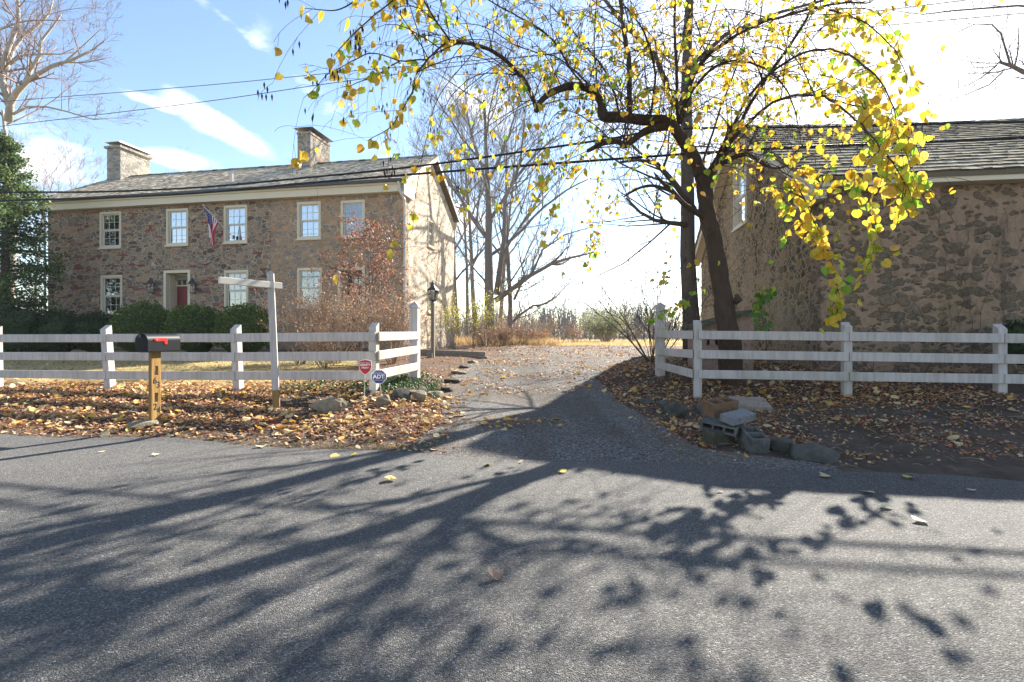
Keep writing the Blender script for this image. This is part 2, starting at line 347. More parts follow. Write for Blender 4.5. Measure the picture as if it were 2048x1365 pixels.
# ------------------------------------------------------------------ terrain
DL = [(4.9,-2.6),(5.5,-1.2),(6.7,-.95),(8.7,-1.2),(10.9,-1.35),(13.4,-1.26),(16.6,-.65),(21.9,-.3),(28,.3)]
DR = [(4.9,3.1),(5.5,2.1),(6.7,1.95),(8.7,1.8),(10.9,1.86),(13.4,2.6),(16.6,4.4),(21.9,6.7),(28,7.2)]
DZ = [(4.9,0),(5.2,.01),(6.7,.08),(8.7,.15),(10.9,.30),(13.4,.42),(16.6,.53),(21.9,.60),(28,.62),(60,.45),(95,-1.2),(160,-2.2),(900,-3)]
LZ = [(5.15,0),(5.8,.085),(6.7,.21),(7.7,.33),(10.5,.46),(19,.64),(30,.64),(60,.45),(95,-1.2),(160,-2.2),(900,-3)]
def edge_c(u): return 5.2+.07*math.sin(u*.9)+.05*math.sin(u*2.3+1)
def gz(X, Y):
    c = Y+K*X
    if c < 5.0: return 0.0
    if X < 1:
        side = interp(LZ, c); d = interp(DL, Y)-X
    else:
        t = min(1.2, max(-.3, (X-3.2)/4))
        side = interp([(5.15,0),(6.2,.04),(7.4,.12),(9.2,.20+.17*t),(10.4,.40+.1*t),(11.6,.54),(18,.62),(30,.63),(60,.45),(95,-1.2),(160,-2.2),(900,-3)], c); d = X-interp(DR, Y)
    z = lerp(interp(DZ, Y), side, sstep(-.15, .9, d))
    if c < 30:
        z += .03*sstep(5.2,6.5,c)*(noise.noise(Vector((X*.8,Y*.8,0)))+.5*noise.noise(Vector((X*2.1,Y*2.1,3))))
    return z
def uv(X, Y): return X*math.cos(TH)-Y*math.sin(TH), X*math.sin(TH)+Y*math.cos(TH)
def xy(u, v): return u*math.cos(TH)+v*math.sin(TH), -u*math.sin(TH)+v*math.cos(TH)
def zone(X, Y):                          # grass share, bare-soil share
    c = Y+K*X; n = noise.noise(Vector((X*.5,Y*.5,9)))
    if X < 1 and X < interp(DL,Y):
        g = sstep(7.7, 8.8, c+n*.6)*(1-.0*c); 
        if c > 17.2: g *= .25
        if -4.6 < X and c > 7.4: g *= sstep(-3.6,-4.6,X)
        soil = .55+.6*n if c > 5.9 else .8
        if -3.7 < X < -2.2 and c < 7.6: soil = 1
    elif X > interp(DR,Y):
        g = 0; soil = 1 if c<8.6 else .75+.5*n
        if c > 12 and X < 6.2: g = sstep(14,18,c)
    else: g, soil = 0, .5
    if Y > 27: g = sstep(27,28.5,Y+n)
    return g, min(1,max(0,soil))
def frange(a, b, s):
    r=[]; x=a
    while x < b-1e-6: r.append(x); x += s
    return r+[b]
us = [-700,-300,-150,-90,-60,-45]+frange(-35,-14,1.5)+frange(-13,11,.3)+frange(12,36,2)+[50,80,150,300,700]
vs = frange(-14,4.4,2.0)+frange(4.7,13.6,.22)+frange(14,31,.7)+[34,38,44,52,60,70,80,95,120,160,250,450,900]
mb = MB(); zs=[]
for v in vs:
    for u in us:
        X,Y = xy(u,v); far = v > 40 or abs(u) > 60
        z = interp(LZ, v) if far else gz(X,Y)
        if v < 4.6: z = -.02
        mb.v.append((X,Y,z)); g,so = zone(X,Y); zs += [g,so,0,1]
nu=len(us)
for j in range(len(vs)-1):
    for i in range(nu-1):
        mb.f.append((j*nu+i,j*nu+i+1,(j+1)*nu+i+1,(j+1)*nu+i)); mb.t.append(None); mb.m.append(0)
g = mb.build('ground', M['ground'], smooth=True); tag(g, 'leaf-strewn verges, dry lawn and field around the driveway', None, kind='structure')
a_ = g.data.attributes.new('zone','FLOAT_COLOR','POINT'); a_.data.foreach_set('color', zs)
# road: a sheet 4 mm over the ground, with a ragged far edge
mb = MB(); cols = frange(-45,45,.25)
for u in cols:
    ve = (edge_c(u)+.05*noise.noise(Vector((u*3,0,0))))*.983
    for v in (-9,-6,0,3.5,ve-.12,ve):
        X,Y = xy(u,v); mb.v.append((X,Y,max(.012, gz(X,Y)+.012)))
for i in range(len(cols)-1):
    for j in range(5): mb.f.append((i*6+j,(i+1)*6+j,(i+1)*6+j+1,i*6+j+1)); mb.t.append(None); mb.m.append(0)
tag(mb.build('road', M['asphalt']), 'grey asphalt country road across the front', None, kind='structure')
# gravel driveway
mb = MB(); ys = frange(4.2,28.2,.16); NX=26
for Y in ys:
    a = interp(DL,Y); b = interp(DR,Y); w=.12*noise.noise(Vector((Y*1.7,0,4))); w2=.12*noise.noise(Vector((Y*1.7,5,4)))
    for k in range(NX+1):
        X = lerp(a+w, b+w2, k/NX); Yk = Y
        if Yk+K*X < 4.9: Yk = 4.9-K*X
        mb.v.append((X,Yk,gz(X,Yk)+lerp(.004,.018,sstep(5.15,5.5,Yk+K*X))))
for j in range(len(ys)-1):
    for k in range(NX): mb.f.append((j*(NX+1)+k,j*(NX+1)+k+1,(j+1)*(NX+1)+k+1,(j+1)*(NX+1)+k)); mb.t.append(None); mb.m.append(0)
tag(mb.build('driveway', M['gravel'], smooth=True), 'grey gravel driveway leading back between the two fences', None, kind='structure')
# ------------------------------------------------------------------ farmhouse
HX, HYY = line(808, 19.25)
HZ = .60
def fx(px):                              # facade column -> local x
    X,Y = line(px, 19.25); return (X-HX)*math.cos(TH)-(Y-HYY)*math.sin(TH)
def fz(px, py): return H-(py-HY)/F*line(px,19.25)[1]-HZ
house = thing('farmhouse', 'long two-storey stone farmhouse with cedar roof and two chimneys', 'house', (HX,HYY,HZ), -TH)
HL = -fx(96); HW = 6.8; WT = .45; HE = fz(800,372)      # length, depth, wall thickness, eave
fronts = [('u',200,243,424,496,'dark'),('u',333,377,418,491,'sky'),('u',448,495,411,486,'sky'),('u',595,642,404,478,'sky'),('u',682,730,401,475,'dark'),
          ('l',202,245,551,632,'dark'),('l',449,497,541,621,'curtain'),('l',595,644,536,615,'curtain')]
wins = []
for k,a,b,t,d,kind in fronts:
    m_=(a+b)/2; wins.append((fx(a),fz(m_,d),fx(b),fz(m_,t),kind))
doors = [(fx(328),0.12,fx(381),fz(354,541)),(fx(676),0.12,fx(730),fz(700,535))]
holes = [(a+.004,c+.004,b-.004,d-.004) for a,c,b,d,_ in wins]+[(a+.004,c+.004,b-.004,d-.004) for a,c,b,d in doors]
def cuts(lo,hi,hs,i): return sorted(set([lo,hi]+[h[i] for h in hs]+[h[i+2] for h in hs]))
mb = MB(); mb.grid(cuts(-HL,0,holes,0), cuts(-.6,HE,holes,1), 0, WT, holes, lambda x,z,y: (x,WT-y,z))
mb.build('front_wall', M['stone_house'], house, fix=False)
gw = [(2.75,2.29-HZ,3.6,3.78-HZ),(2.75,5.32-HZ,3.6,6.57-HZ)]
RISE = 1.97
mb = MB(); mb.grid(cuts(WT,HW,gw,0), cuts(-.6,HE,gw,1), 0, WT, gw, lambda y,z,x: (x-WT,y,z))
tri = lambda x: [(x,0,HE),(x,HW,HE),(x,HW/2,HE+RISE)]
A=tri(0); B=tri(-WT); mb.face(A); mb.face(B[::-1])
mb.build('gable_wall', M['stone_sunpainted'], house)
mb = MB(); mb.grid([WT,HW],[-.6,HE],0,WT,(),lambda y,z,x:(-HL+WT-x,y,z)); mb.face(tri(-HL)); mb.build('gable_wall', M['stone_house'], house)
mb = MB(); mb.grid([-HL+WT,-WT],[-.6,HE],0,WT,(),lambda x,z,y:(x,HW-WT+y,z)); mb.build('rear_wall', M['stone_house'], house)
FR = lambda a,o,z: (a,-o,z)
def window(parent, a0,z0,a1,z1, mp, kind, mull=True, proud=.025):
    w = MB(); t=.105
    for q in (((a0,-.13,z0),(a0+t,proud,z1)),((a1-t,-.13,z0),(a1,proud,z1)),((a0+t,-.13,z1-t),(a1-t,proud,z1)),((a0+t,-.13,z0),(a1-t,proud,z0+t*.8))): w.box(*q,mp)
    w.box((a0+t*.5,proud,z0+t),(a0+t*.62,proud+.012,z1-t*.5),mp); w.box((a1-t*.62,proud,z0+t),(a1-t*.5,proud+.012,z1-t*.5),mp)
    f = w.build('window', M['cream'], parent, fix=True)
    s = MB(); i0,i1,j0,j1 = a0+t,a1-t,z0+t*.8,z1-t; r=.045; mid=(j0+j1)/2
    for (lo,hi,o) in ((mid,j1,-.05),(j0,mid,-.075)):
        for q in (((i0,o-.03,lo),(i0+r,o,hi)),((i1-r,o-.03,lo),(i1,o,hi)),((i0+r,o-.03,hi-r),(i1-r,o,hi)),((i0+r,o-.03,lo),(i1-r,o,lo+r))): s.box(*q,mp)
        for k in (1,2):
            x = lerp(i0+r,i1-r,k/3); s.box((x-.008,o-.024,lo+r),(x+.008,o-.004,hi-r),mp)
        z = (lo+hi)/2
        for k in range(3):
            xa = lerp(i0+r,i1-r,k/3)+.008; xb = lerp(i0+r,i1-r,(k+1)/3)-.008; s.box((xa,o-.024,z-.008),(xb,o-.004,z+.008),mp)
    s.build('sash', M['white'], f, fix=True)
    p = MB()
    for lo,hi,o in ((mid,j1,-.066),(j0,mid,-.091)): p.face([mp(i0+.02,o,lo+.02),mp(i1-.02,o,lo+.02),mp(i1-.02,o,hi-.02),mp(i0+.02,o,hi-.02)])
    p.build('pane', M['glass_sky'] if kind=='sky' else M['glass'], f)
    l = MB(); l.box((a0-.04,-.02,z0-.06),(a1+.04,proud+.05,z0-.002),mp); l.build('sill', M['cream'], f, fix=True)
    if kind != 'dark':
        c = MB(); n=14
        for lo,hi in ((i0,lerp(i0,i1,.42)),(lerp(i0,i1,.62),i1)):
            for k in range(n):
                xa=lerp(lo,hi,k/n); xb=lerp(lo,hi,(k+1)/n); oa=-.2-.02*(k%2); ob=-.2-.02*((k+1)%2)
                c.face([mp(xa,oa,j0),mp(xb,ob,j0),mp(xb,ob,j1),mp(xa,oa,j1)])
        c.build('curtain', M['curtain'], f)
    return f
for a,c,b,d,kind in wins: window(house,a,c,b,d,FR,kind)
GR = lambda a,o,z: (o,a,z)
for a,c,b,d in gw: window(house,a-.004,c-.004,b+.004,d+.004,GR,'sky')
for (a,c,b,d) in doors:
    w = MB(); t=.12
    for q in (((a,-.1,c),(a+t,.03,d)),((b-t,-.1,c),(b,.03,d)),((a+t,-.1,d-t),(b-t,.03,d))): w.box(*q,FR)
    fr = w.build('door_surround', M['cream'], house, fix=True)
    i0,i1,j1=a+t,b-t,d-t
    w = MB(); w.box((i0-.02,-.62,c),(i0,-.1,j1),FR); w.box((i1,-.62,c),(i1+.02,-.1,j1),FR); w.box((i0,-.62,j1),(i1,-.1,j1+.02),FR)
    for k in range(4):
        za=lerp(c,j1,k/4)+.08; zb=lerp(c,j1,(k+1)/4)-.04
        w.box((i0,-.55,za),(i0+.015,-.17,zb),FR)
    w.build('panelled_reveal', M['cream'], fr, fix=True)
    zt = j1-.48
    w = MB(); w.box((i0+.03,-.60,c),(i1-.03,-.55,zt-.05),FR)
    for (pa,pb) in ((.12,.45),(.55,.88)):
        for (qa,qb) in ((.06,.35),(.42,.68),(.75,.95)):
            w.box((lerp(i0,i1,pa),-.55,lerp(c,zt,qa)),(lerp(i0,i1,pb),-.535,lerp(c,zt,qb)),FR)
    dr = w.build('door', M['red_door'], house, fix=True)
    k_ = MB(); k_.lathe([(.0,0),(.03,.005),(.035,.03),(.02,.055)],10,lambda x,y,z:(i0+.12+x,.53-z,c+1.0+y)); k_.build('door_handle', M['metal_dark'], dr)
    w = MB(); w.box((i0,-.61,zt-.05),(i1,-.5,zt),FR); w.box((i0,-.61,j1-.05),(i1,-.5,j1),FR)
    for k in range(5):
        x=lerp(i0,i1-.03,k/4); w.box((x,-.6,zt),(x+.03,-.52,j1-.05),FR)
    tr = w.build('transom_window', M['cream'], house, fix=True)
    p = MB(); p.face([FR(i0,-.57,zt),FR(i1,-.57,zt),FR(i1,-.57,j1),FR(i0,-.57,j1)]); p.build('pane', M['glass'], tr)
    w = MB(); w.box((a-.1,-.1,c-.5),(b+.1,.45,c-.01),FR); w.build('door_step', M['slate'], house, fix=True)
def lantern_body(mb, r0, r1, z0, z1):
    for k in range(4):
        t=math.pi/4+k*math.pi/2; t2=t+math.pi/2
        mb.tube([(r0*math.cos(t),r0*math.sin(t),z0),(r1*math.cos(t),r1*math.sin(t),z1)],.008,5)
        for r,z in ((r0,z0),(r1,z1)): mb.tube([(r*math.cos(t),r*math.sin(t),z),(r*math.cos(t2),r*math.sin(t2),z)],.010,5)
for px in (311,393):
    x=fx(px); z=fz(px,575)
    w = MB(); lantern_body(w,.10,.16,-.25,.12); w.lathe([(.23,.12),(.15,.22),(.06,.30),(.06,.36),(.02,.40)],4)
    w.tube([(0,.2,-.3),(0,.22,-.1),(0,.08,.36)],.014,5); w.tube([(0,0,-.25),(0,.2,-.3)],.014,5)
    l = w.build('wall_lantern', M['metal_dark'], house, loc=(x,-.24,z))
    p = MB(); p.lathe([(.09,-.24),(.145,.11)],4); p.build('lantern_glass', M['lamp_glass'], l)
    p = MB(); p.lathe([(.02,-.24),(.02,-.05),(.008,0)],8); p.build('candle', M['lantern_bulb'], l)
# cornice, gutter, roof
ov=.42
mb = MB(); mb.box((-HL-.12,-.30,HE-.30),(.12,-.004,HE-.02)); mb.box((-HL-.12,-.36,HE-.02),(.12,-.06,HE+.09)); mb.box((-HL-.1,HW+.004,HE-.3),(.1,HW+.3,HE)); mb.build('eave_cornice', M['cream'], house, fix=True)
mb = MB(); mb.box((.004,-.30,HE-.42),(.14,.75,HE+.04)); mb.build('cornice_return', M['white'], house, fix=True)
mb = MB(); mb.box((-HL-.2,-.50,HE+.055),(.18,-.365,HE+.15)); mb.build('gutter', M['gutter'], house, fix=True)
mb = MB(); mb.tube([(-.05,-.45,HE+.05),(-.02,-.3,HE-.35),(.06,-.1,HE-.6),(.06,-.07,HE-.8),(.06,-.07,-.3)],.05,8); mb.build('downspout', M['white'], house)
mb = MB(); mb.tube([(-HL+.1,-.45,HE+.05),(-HL+.0,-.3,HE-.35),(-HL-.06,-.1,HE-.6),(-HL-.06,-.07,-.3)],.05,8); mb.build('downspout', M['cream'], house)
EZ = HE+.17
def roof(mb, x0,x1,y0,z0,y1,z1, e, th, wlo,whi, rng, sag=0, even=False):
    s = Vector((0,y1-y0,z1-z0)); L=s.length; s.normalize(); n = Vector((0,-s.z,s.y)); n = n if n.z>0 else -n
    def P(x,t,h):
        q=Vector((x,y0,z0))+s*t+n*h; q.z -= sag*math.sin(math.pi*min(1,max(0,(x-x0)/(x1-x0))))*(t/L); return q
    k=0
    while k*e < L-.02:
        x=x0+rng.uniform(-wlo,0)
        while x < x1:
            w=rng.uniform(wlo,whi); xa=max(x0,x+.0015); xb=min(x1,x+w-.0015); x+=w
            if xb-xa<.02: continue
            j=rng.uniform(-.012,.012); h=th*(rng.uniform(.8,1.3) if even else rng.uniform(.5,1.6)); t0=k*e+j; t1=min(L,k*e+1.3*e); t=(rng.uniform(.55,1) if even else rng.uniform(.35,1),)*3; tb=(rng.uniform(0,.15),)*3  # tb: butts dark as weathered end grain, with course-line shade put in the tint
            dh=rng.uniform(-.004,.004)
            a,b,c,d=P(xa,t0,h+dh),P(xb,t0,h-dh),P(xb,t1,.003),P(xa,t1,.003)
            mb.face([a,b,c,d],t); mb.face([P(xa,t0,-.005),P(xb,t0,-.005),b,a],tb); mb.face([P(xa,t0,-.005),a,d],tb); mb.face([P(xb,t0,-.005),c,b],tb)
        k+=1
    for q in range(24):
        xa,xb=lerp(x0,x1,q/24),lerp(x0,x1,(q+1)/24)
        mb.face([P(xa,0,-.03),P(xb,0,-.03),P(xb,L,-.03),P(xa,L,-.03)],(.3,.3,.3)); mb.face([P(xa,0,-.1),P(xa,L,-.1),P(xb,L,-.1),P(xb,0,-.1)],(.3,.3,.3))
        mb.face([P(xa,L,-.1),P(xa,L,.012),P(xb,L,.012),P(xb,L,-.1)],(.3,.3,.3))
    for x in (x0,x1): mb.face([P(x,0,-.1),P(x,0,-.005),P(x,L,-.005),P(x,L,-.1)],(.3,.3,.3))
    mb.face([P(x0,0,-.1),P(x1,0,-.1),P(x1,0,-.005),P(x0,0,-.005)],(.3,.3,.3))
rng=random.Random(3); mb=MB(); RZ=HE+RISE+.40
roof(mb,-HL-.22,.22,-ov,EZ,HW/2,RZ,.235,.014,.09,.2,rng)
s_=(HW+ov,EZ); 
roof(mb,-HL-.22,.22,HW+ov,EZ,HW/2,RZ,.4,.03,.3,.6,rng)
for k in range(60):
    xa=lerp(-HL-.22,.22,k/60); xb=lerp(-HL-.22,.22,(k+1)/60); h=rng.uniform(0,.02); t=(rng.random()*.4,)*3
    mb.hexa([(xa,HW/2-.13,RZ-.07),(xb,HW/2-.13,RZ-.07),(xb,HW/2+.13,RZ-.07),(xa,HW/2+.13,RZ-.07),(xa,HW/2-.02,RZ+.05+h),(xb,HW/2-.02,RZ+.05+h),(xb,HW/2+.02,RZ+.05+h),(xa,HW/2+.02,RZ+.05+h)],t)
rf = mb.build('roof', M['shake'], house)
for sx in (.222,-HL-.222):
    for (ya,za,yb,zb) in ((-ov+.05,EZ-.16,HW/2,RZ-.16),(HW+ov-.05,EZ-.16,HW/2,RZ-.16)):
        d=.03 if sx>0 else -.03; mb=MB()
        mb.hexa([(sx,ya,za-.08),(sx+d,ya,za-.08),(sx+d,yb,zb-.08),(sx,yb,zb-.08),(sx,ya,za+.1),(sx+d,ya,za+.1),(sx+d,yb,zb+.1),(sx,yb,zb+.1)])
        mb.build('rake_board', M['white'], house, fix=True)
def chimney(px0,px1,ytop,mat,name_cap,slab):
    t0=2.75; c=19.25+t0*math.sqrt(1+K*K)
    def lx(px):
        X,Y=line(px,c); return (X-HX)*math.cos(TH)-(Y-HYY)*math.sin(TH)
    a,b=lx(px0),lx(px1); Y=line(px0,c)[1]; zt=H-(ytop-HY)/F*Y-HZ
    w=MB(); w.box((a,t0,HE+.8),(b,t0+1.7,zt)); ch=w.build('chimney', mat, rf, fix=True)
    w=MB(); oc=.09 if slab else .03; w.box((a-oc,t0-oc,zt),(b+oc,t0+1.7+oc,zt+.11)); w.build('chimney_crown', M['stone_pale'] if slab else mat, ch, fix=True)
    ex=.16 if not slab else .02; zl=zt+.11
    w=MB()
    for y in (t0+.1,t0+.6,t0+1.1,t0+1.6):
        for x in (a+.06,b-.06): w.box((x-.012,y-.012,zl),(x+.012,y+.012,zl+.17))
    w.hexa([(a-ex,t0-.12,zl+.17),(b+ex,t0-.12,zl+.17),(b+ex,t0+1.82,zl+.17),(a-ex,t0+1.82,zl+.17),(a,t0+.05,zl+.26),(b,t0+.05,zl+.26),(b,t0+1.6,zl+.26),(a,t0+1.6,zl+.26)])
    w.build('chimney_cap', M['metal_grey'], ch, fix=True)
    w=MB(); w.box((a-.02,t0-.02,HE+1.0),(b+.02,t0+1.72,HE+RISE+.12)); w.build('flashing', M['lead'], ch, fix=True)
chimney(595,621,270,M['stone_chimney'],'',False)
chimney(214,241,298,M['stone_pale'],'',True)
w=MB(); xv=fx(446)-.2; w.tube([(xv,.75,HE+.7),(xv,.75,HE+1.25)],.06,10); w.tube([(xv,.75,HE+1.25),(xv,.75,HE+1.28)],.075,10); w.build('vent_pipe', M['white'], house)
# interior floor and back so that the rooms read as rooms
w=MB(); w.box((-HL+WT,WT,3.1),(-WT,HW-WT,3.3)); w.build('upper_floor', M['old_wood'], house, fix=True)
w=MB(); zz=fz(800,590)
# flag on an angled pole by the third upper window
bx=fx(468); bz=fz(468,476); base=Vector((bx,-.03,bz)); 
Mh=Matrix.Translation((HX,HYY,HZ))@Matrix.Rotation(-TH,4,'Z')
fl = thing('flag', 'drooping red white and blue striped flag on an angled white pole', 'flag', Mh@base, -TH)
tip=Vector((-.62,-.95,1.15)); w=MB(); w.tube([(0,0,0),tip],.016,8); w.lathe([(.0,0),(.03,.02),(.03,.05),(0,.07)],8,lambda x,y,z:(tip.x+x,tip.y+y,tip.z+z)); w.build('pole', M['white'], fl)
w=MB(); w.box((-.05,-.0,-.06),(.05,.03,.1)); w.build('bracket', M['metal_dark'], fl, fix=True)
w=MB(); NI,NJ=26,36
def cloth(i,j):
    s=i/NI; t=j/NJ; p=tip*lerp(.97,.50,s)
    c=tip*.76; k=min(1,t*1.6); x=lerp(p.x,c.x+(s-.5)*.13,k)+.035*math.sin(s*19+t*2)*k; y=lerp(p.y,c.y,k)+.055*math.sin(s*25+1)*k; z=lerp(p.z,lerp(p.z,c.z,.75),k)-t*1.25
    return (x+.05*t,y,z)
for i in range(NI):
    for j in range(NJ):
        st=int(i/NI*13); canton = st<7 and j/NJ<.4
        col=(.045,.06,.19) if canton else ((.45,.05,.06) if st%2==0 else (.72,.68,.66))
        if canton and i%3==1 and j%3==1: col=(.6,.6,.62)
        w.face([cloth(i,j),cloth(i+1,j),cloth(i+1,j+1),cloth(i,j+1)],col)
w.build('cloth', M['flag'], fl, smooth=True, weld=True)
# ------------------------------------------------------------------ barn
BX,BY,BZ = 6.30,10.2,.42
BL,BW = 15.0,10.8
barn = thing('stone_barn', 'big stone barn with patchy plaster and a dark cedar shingle roof', 'barn', (BX,BY,BZ), -TB)
BE = H+.292*10.2-BZ; BRZ = H+.428*15.6-.18-BZ
bw=[(4.75, H+(668-452)/F*15.5-BZ, 4.75+1.35, H+(668-331)/F*15.5-BZ)]
mb=MB(); mb.grid([0,BL],[-.6,BE],0,.5,(),lambda x,z,y:(x,.5-y,z)); mb.build('front_wall', M['stone_barn'], barn)
mb=MB(); rr=BRZ-BE-.15
mb.grid([.5,BW],[-.6,BE],0,.5,(),lambda y,z,x:(.5-x,y,z))
a,c,b,d=bw[0]        # the window sits in the gable triangle, above the eave
def tz(y): return BE+rr*(1-abs(y-BW/2)/(BW/2))
for xx in (0.0,.5):
    for poly in ([(0,BE),(a,BE),(a,tz(a))],[(a,BE),(b,BE),(b,c),(a,c)],[(a,d),(b,d),(b,tz(b)),(BW/2,tz(BW/2)),(a,tz(a))],[(b,BE),(BW,BE),(b,tz(b))]):
        mb.face([(xx,y,z) for y,z in poly])
for (p,q) in (((a,c),(a,d)),((b,c),(b,d)),((a,d),(b,d)),((a,c),(b,c))): mb.face([(0,*p),(.5,*p),(.5,*q),(0,*q)])
mb.build('gable_wall', M['stone_gable'], barn)
mb=MB(); mb.grid([.5,BW],[-.6,BE],0,.5,(),lambda y,z,x:(BL-x,y,z)); mb.face([(BL,0,BE),(BL,BW,BE),(BL,BW/2,BE+rr)]); mb.build('gable_wall', M['stone_barn'], barn)
mb=MB(); mb.grid([.5,BL-.5],[-.6,BE],0,.5,(),lambda x,z,y:(x,BW-.5+y,z)); mb.build('rear_wall', M['stone_barn'], barn)
BLm=lambda a,o,z:(-o,a,z)
window(barn,a-.004,c-.004,b+.004,d+.004,BLm,'dark')
bo=.38; BEZ=H+.318*9.8-BZ-.02
mb=MB(); mb.box((-.30,-.30,BE-.06),(BL+.3,-.26,BEZ-.02)); mb.box((-.26,-.26,BE-.06),(BL+.26,-.004,BE-.02)); mb.build('fascia', M['cream'], barn, fix=True)
slope=(BRZ-BEZ)/(BW/2+bo)
for sgn in (0,1):
    mb=MB()
    ya = -.30 if sgn==0 else BW+.30; za=BEZ+slope*.08-.05; yb=BW/2; zb=BRZ-.05
    mb.hexa([(-.32,ya,za-.30),(-.27,ya,za-.30),(-.27,yb,zb-.30),(-.32,yb,zb-.30),(-.32,ya,za),(-.27,ya,za),(-.27,yb,zb),(-.32,yb,zb)])
    mb.hexa([(-.27,ya,za-.34+.1),(-.004,ya,za-.34+.1),(-.004,yb,zb-.34+.1),(-.27,yb,zb-.34+.1),(-.27,ya,za-.31+.1),(-.004,ya,za-.31+.1),(-.004,yb,zb-.31+.1),(-.27,yb,zb-.31+.1)])
    mb.build('rake_board', M['cream'], barn, fix=True)
mb=MB(); mb.box((-.265,-.255,BE-.28),(-.004,.55,BE-.065)); mb.build('cornice_return', M['cream'], barn, fix=True)
rng=random.Random(5); mb=MB()
roof(mb,-.36,BL+.3,-bo,BEZ,BW/2,BRZ,.30,.032,.1,.24,rng,sag=.30,even=True)
roof(mb,-.36,BL+.3,BW+bo,BEZ,BW/2,BRZ,.5,.05,.4,.7,rng,sag=.30)
mb.build('roof', M['shake_barn'], barn)
# bare creeper on the barn front
def wv(px,py,o=.03):
    X,Y=line(px,10.2+KB*6.3-.0,KB); return Vector((X,Y-o,H-(py-HY)/F*Y))
vine=MB(); rng=random.Random(11)
VB=wv(1945,745)
def creep(px,py,dx,n,r):
    pts=[]
    for k in range(n):
        pts.append(wv(px,py)); px+=dx+rng.uniform(-7,7); py-=rng.uniform(9,18)
        if py<410: break
        if rng.random()<.16 and r>.003: creep(px,py,rng.uniform(-7,7),n-k-2,r*.6)
    if len(pts)>1: vine.tube(pts,[r*(1-.6*i/len(pts)) for i in range(len(pts))],5)
for px in (1905,1935,1950,1978,2005): creep(px,745,rng.uniform(-2,2),26,.0055)
vt=thing('creeper', 'bare brown creeper climbing the plaster of the barn front', 'vine', VB)
rebase(vine,VB).build('stems', M['twig'], vt)
lv=MB()
# ------------------------------------------------------------------ fences
def slant_post(mb, X, Y, z0, z1, w, rot, lean=0, cap='slant'):
    c,s=math.cos(rot),math.sin(rot); h=w/2
    def q(a,b,z): return (X+a*c-b*s+lean*(z-z0), Y+a*s+b*c, z)
    if cap=='slant':
        mb.hexa([q(-h,-h,z0),q(h,-h,z0),q(h,h,z0),q(-h,h,z0),q(-h,-h,z1-.085),q(h,-h,z1-.085),q(h,h,z1),q(-h,h,z1)])
    else:
        mb.hexa([q(-h,-h,z0),q(h,-h,z0),q(h,h,z0),q(-h,h,z0),q(-h,-h,z1-.13),q(h,-h,z1-.13),q(h,h,z1-.13),q(-h,h,z1-.13)])
        g=h+.012
        mb.hexa([q(-g,-g,z1-.13),q(g,-g,z1-.13),q(g,g,z1-.13),q(-g,g,z1-.13),q(-g,-g,z1-.075),q(g,-g,z1-.075),q(g,g,z1-.075),q(-g,g,z1-.075)])
        for a,b in (((-g,-g),(g,-g)),((g,-g),(g,g)),((g,g),(-g,g)),((-g,g),(-g,-g))): mb.face([q(*a,z1-.075),q(*b,z1-.075),q(0,0,z1)])
def fence(name, label, posts, rails, w=.12):
    b=(posts[0][0],posts[0][1],gz(posts[0][0],posts[0][1])); t=thing(name,label,'fence',b)
    for (X,Y,z1,rot,lean,cap,pw) in posts:
        mb=MB(); slant_post(mb,X,Y,gz(X,Y)-.15,z1,pw,rot,lean,cap); bevel(rebase(mb,b).build('post',M['fence'],t,fix=True),.006)
    for p,q,off in rails:
        mb=MB(); d=(Vector(q)-Vector(p)); d.z=0; n=Vector((d.y,-d.x,0)).normalized()*off
        mb.bar(Vector(p)+n,Vector(q)+n,.035,.145); bevel(rebase(mb,b).build('rail',M['fence'],t,fix=True),.005)
posts=[];pl=[]
for px,z1,ln in ((-285,1.42,-.02),(-5,1.45,-.02),(222,1.46,-.075),(478,1.46,-.045),(748,1.485,0)):
    X,Y=line(px,7.6); posts.append((X,Y,z1,-TH,ln,'slant',.125)); pl.append((X,Y))
CX,CY=pl[-1]; TX,TY=CX+.19*1.7,CY+1.7
posts.append((TX,TY,1.93,-TH,0,'cap',.165))
rails=[]
for i in range(4):
    (xa,ya),(xb,yb)=pl[i],pl[i+1]
    za=[(1.20,.87,.54),(1.215,.885,.555),(1.225,.90,.57),(1.235,.915,.60)][i]; zb=[(1.215,.885,.555),(1.225,.90,.57),(1.235,.915,.60),(1.255,.95,.645)][i]
    for k in range(3):
        ln = .004*R.uniform(-1,1)
        rails.append(((xa+.004,ya,za[k]),(xb-.004 if i<3 else xb+.06,yb,zb[k]+ln),.083))
for z0,z1 in ((1.255,1.265),(.955,.995),(.65,.675)): rails.append(((CX+.0,CY-.03,z0),(TX,TY-.02,z1),.083))
fence('rail_fence','white three-rail fence on the left, turning in at a tall capped post',posts,rails)
posts=[];pl=[]
for px,z1 in ((1395,1.54),(1693,1.495),(2000,1.46),(2330,1.44)):
    X,Y=line(px,9.2); posts.append((X,Y,z1,-TH,0,'slant',.125)); pl.append((X,Y))
posts.append((3.02,10.2,1.95,-TH+.1,0,'cap',.165))
rails=[]; Z=[(1.28,.952,.612),(1.255,.93,.607),(1.23,.912,.605),(1.215,.9,.60)]
for i in range(3):
    for k in range(3): rails.append(((pl[i][0]+.004,pl[i][1],Z[i][k]),(pl[i+1][0]-.004,pl[i+1][1],Z[i+1][k]),.083))
for z0,z1 in ((1.28,1.30),(.952,.945),(.612,.68)): rails.append(((3.02,10.2,z1),(pl[0][0]-.01,pl[0][1]+.0,z0),.083))
fence('rail_fence','white three-rail fence on the right along the bank in front of the barn',posts,rails)
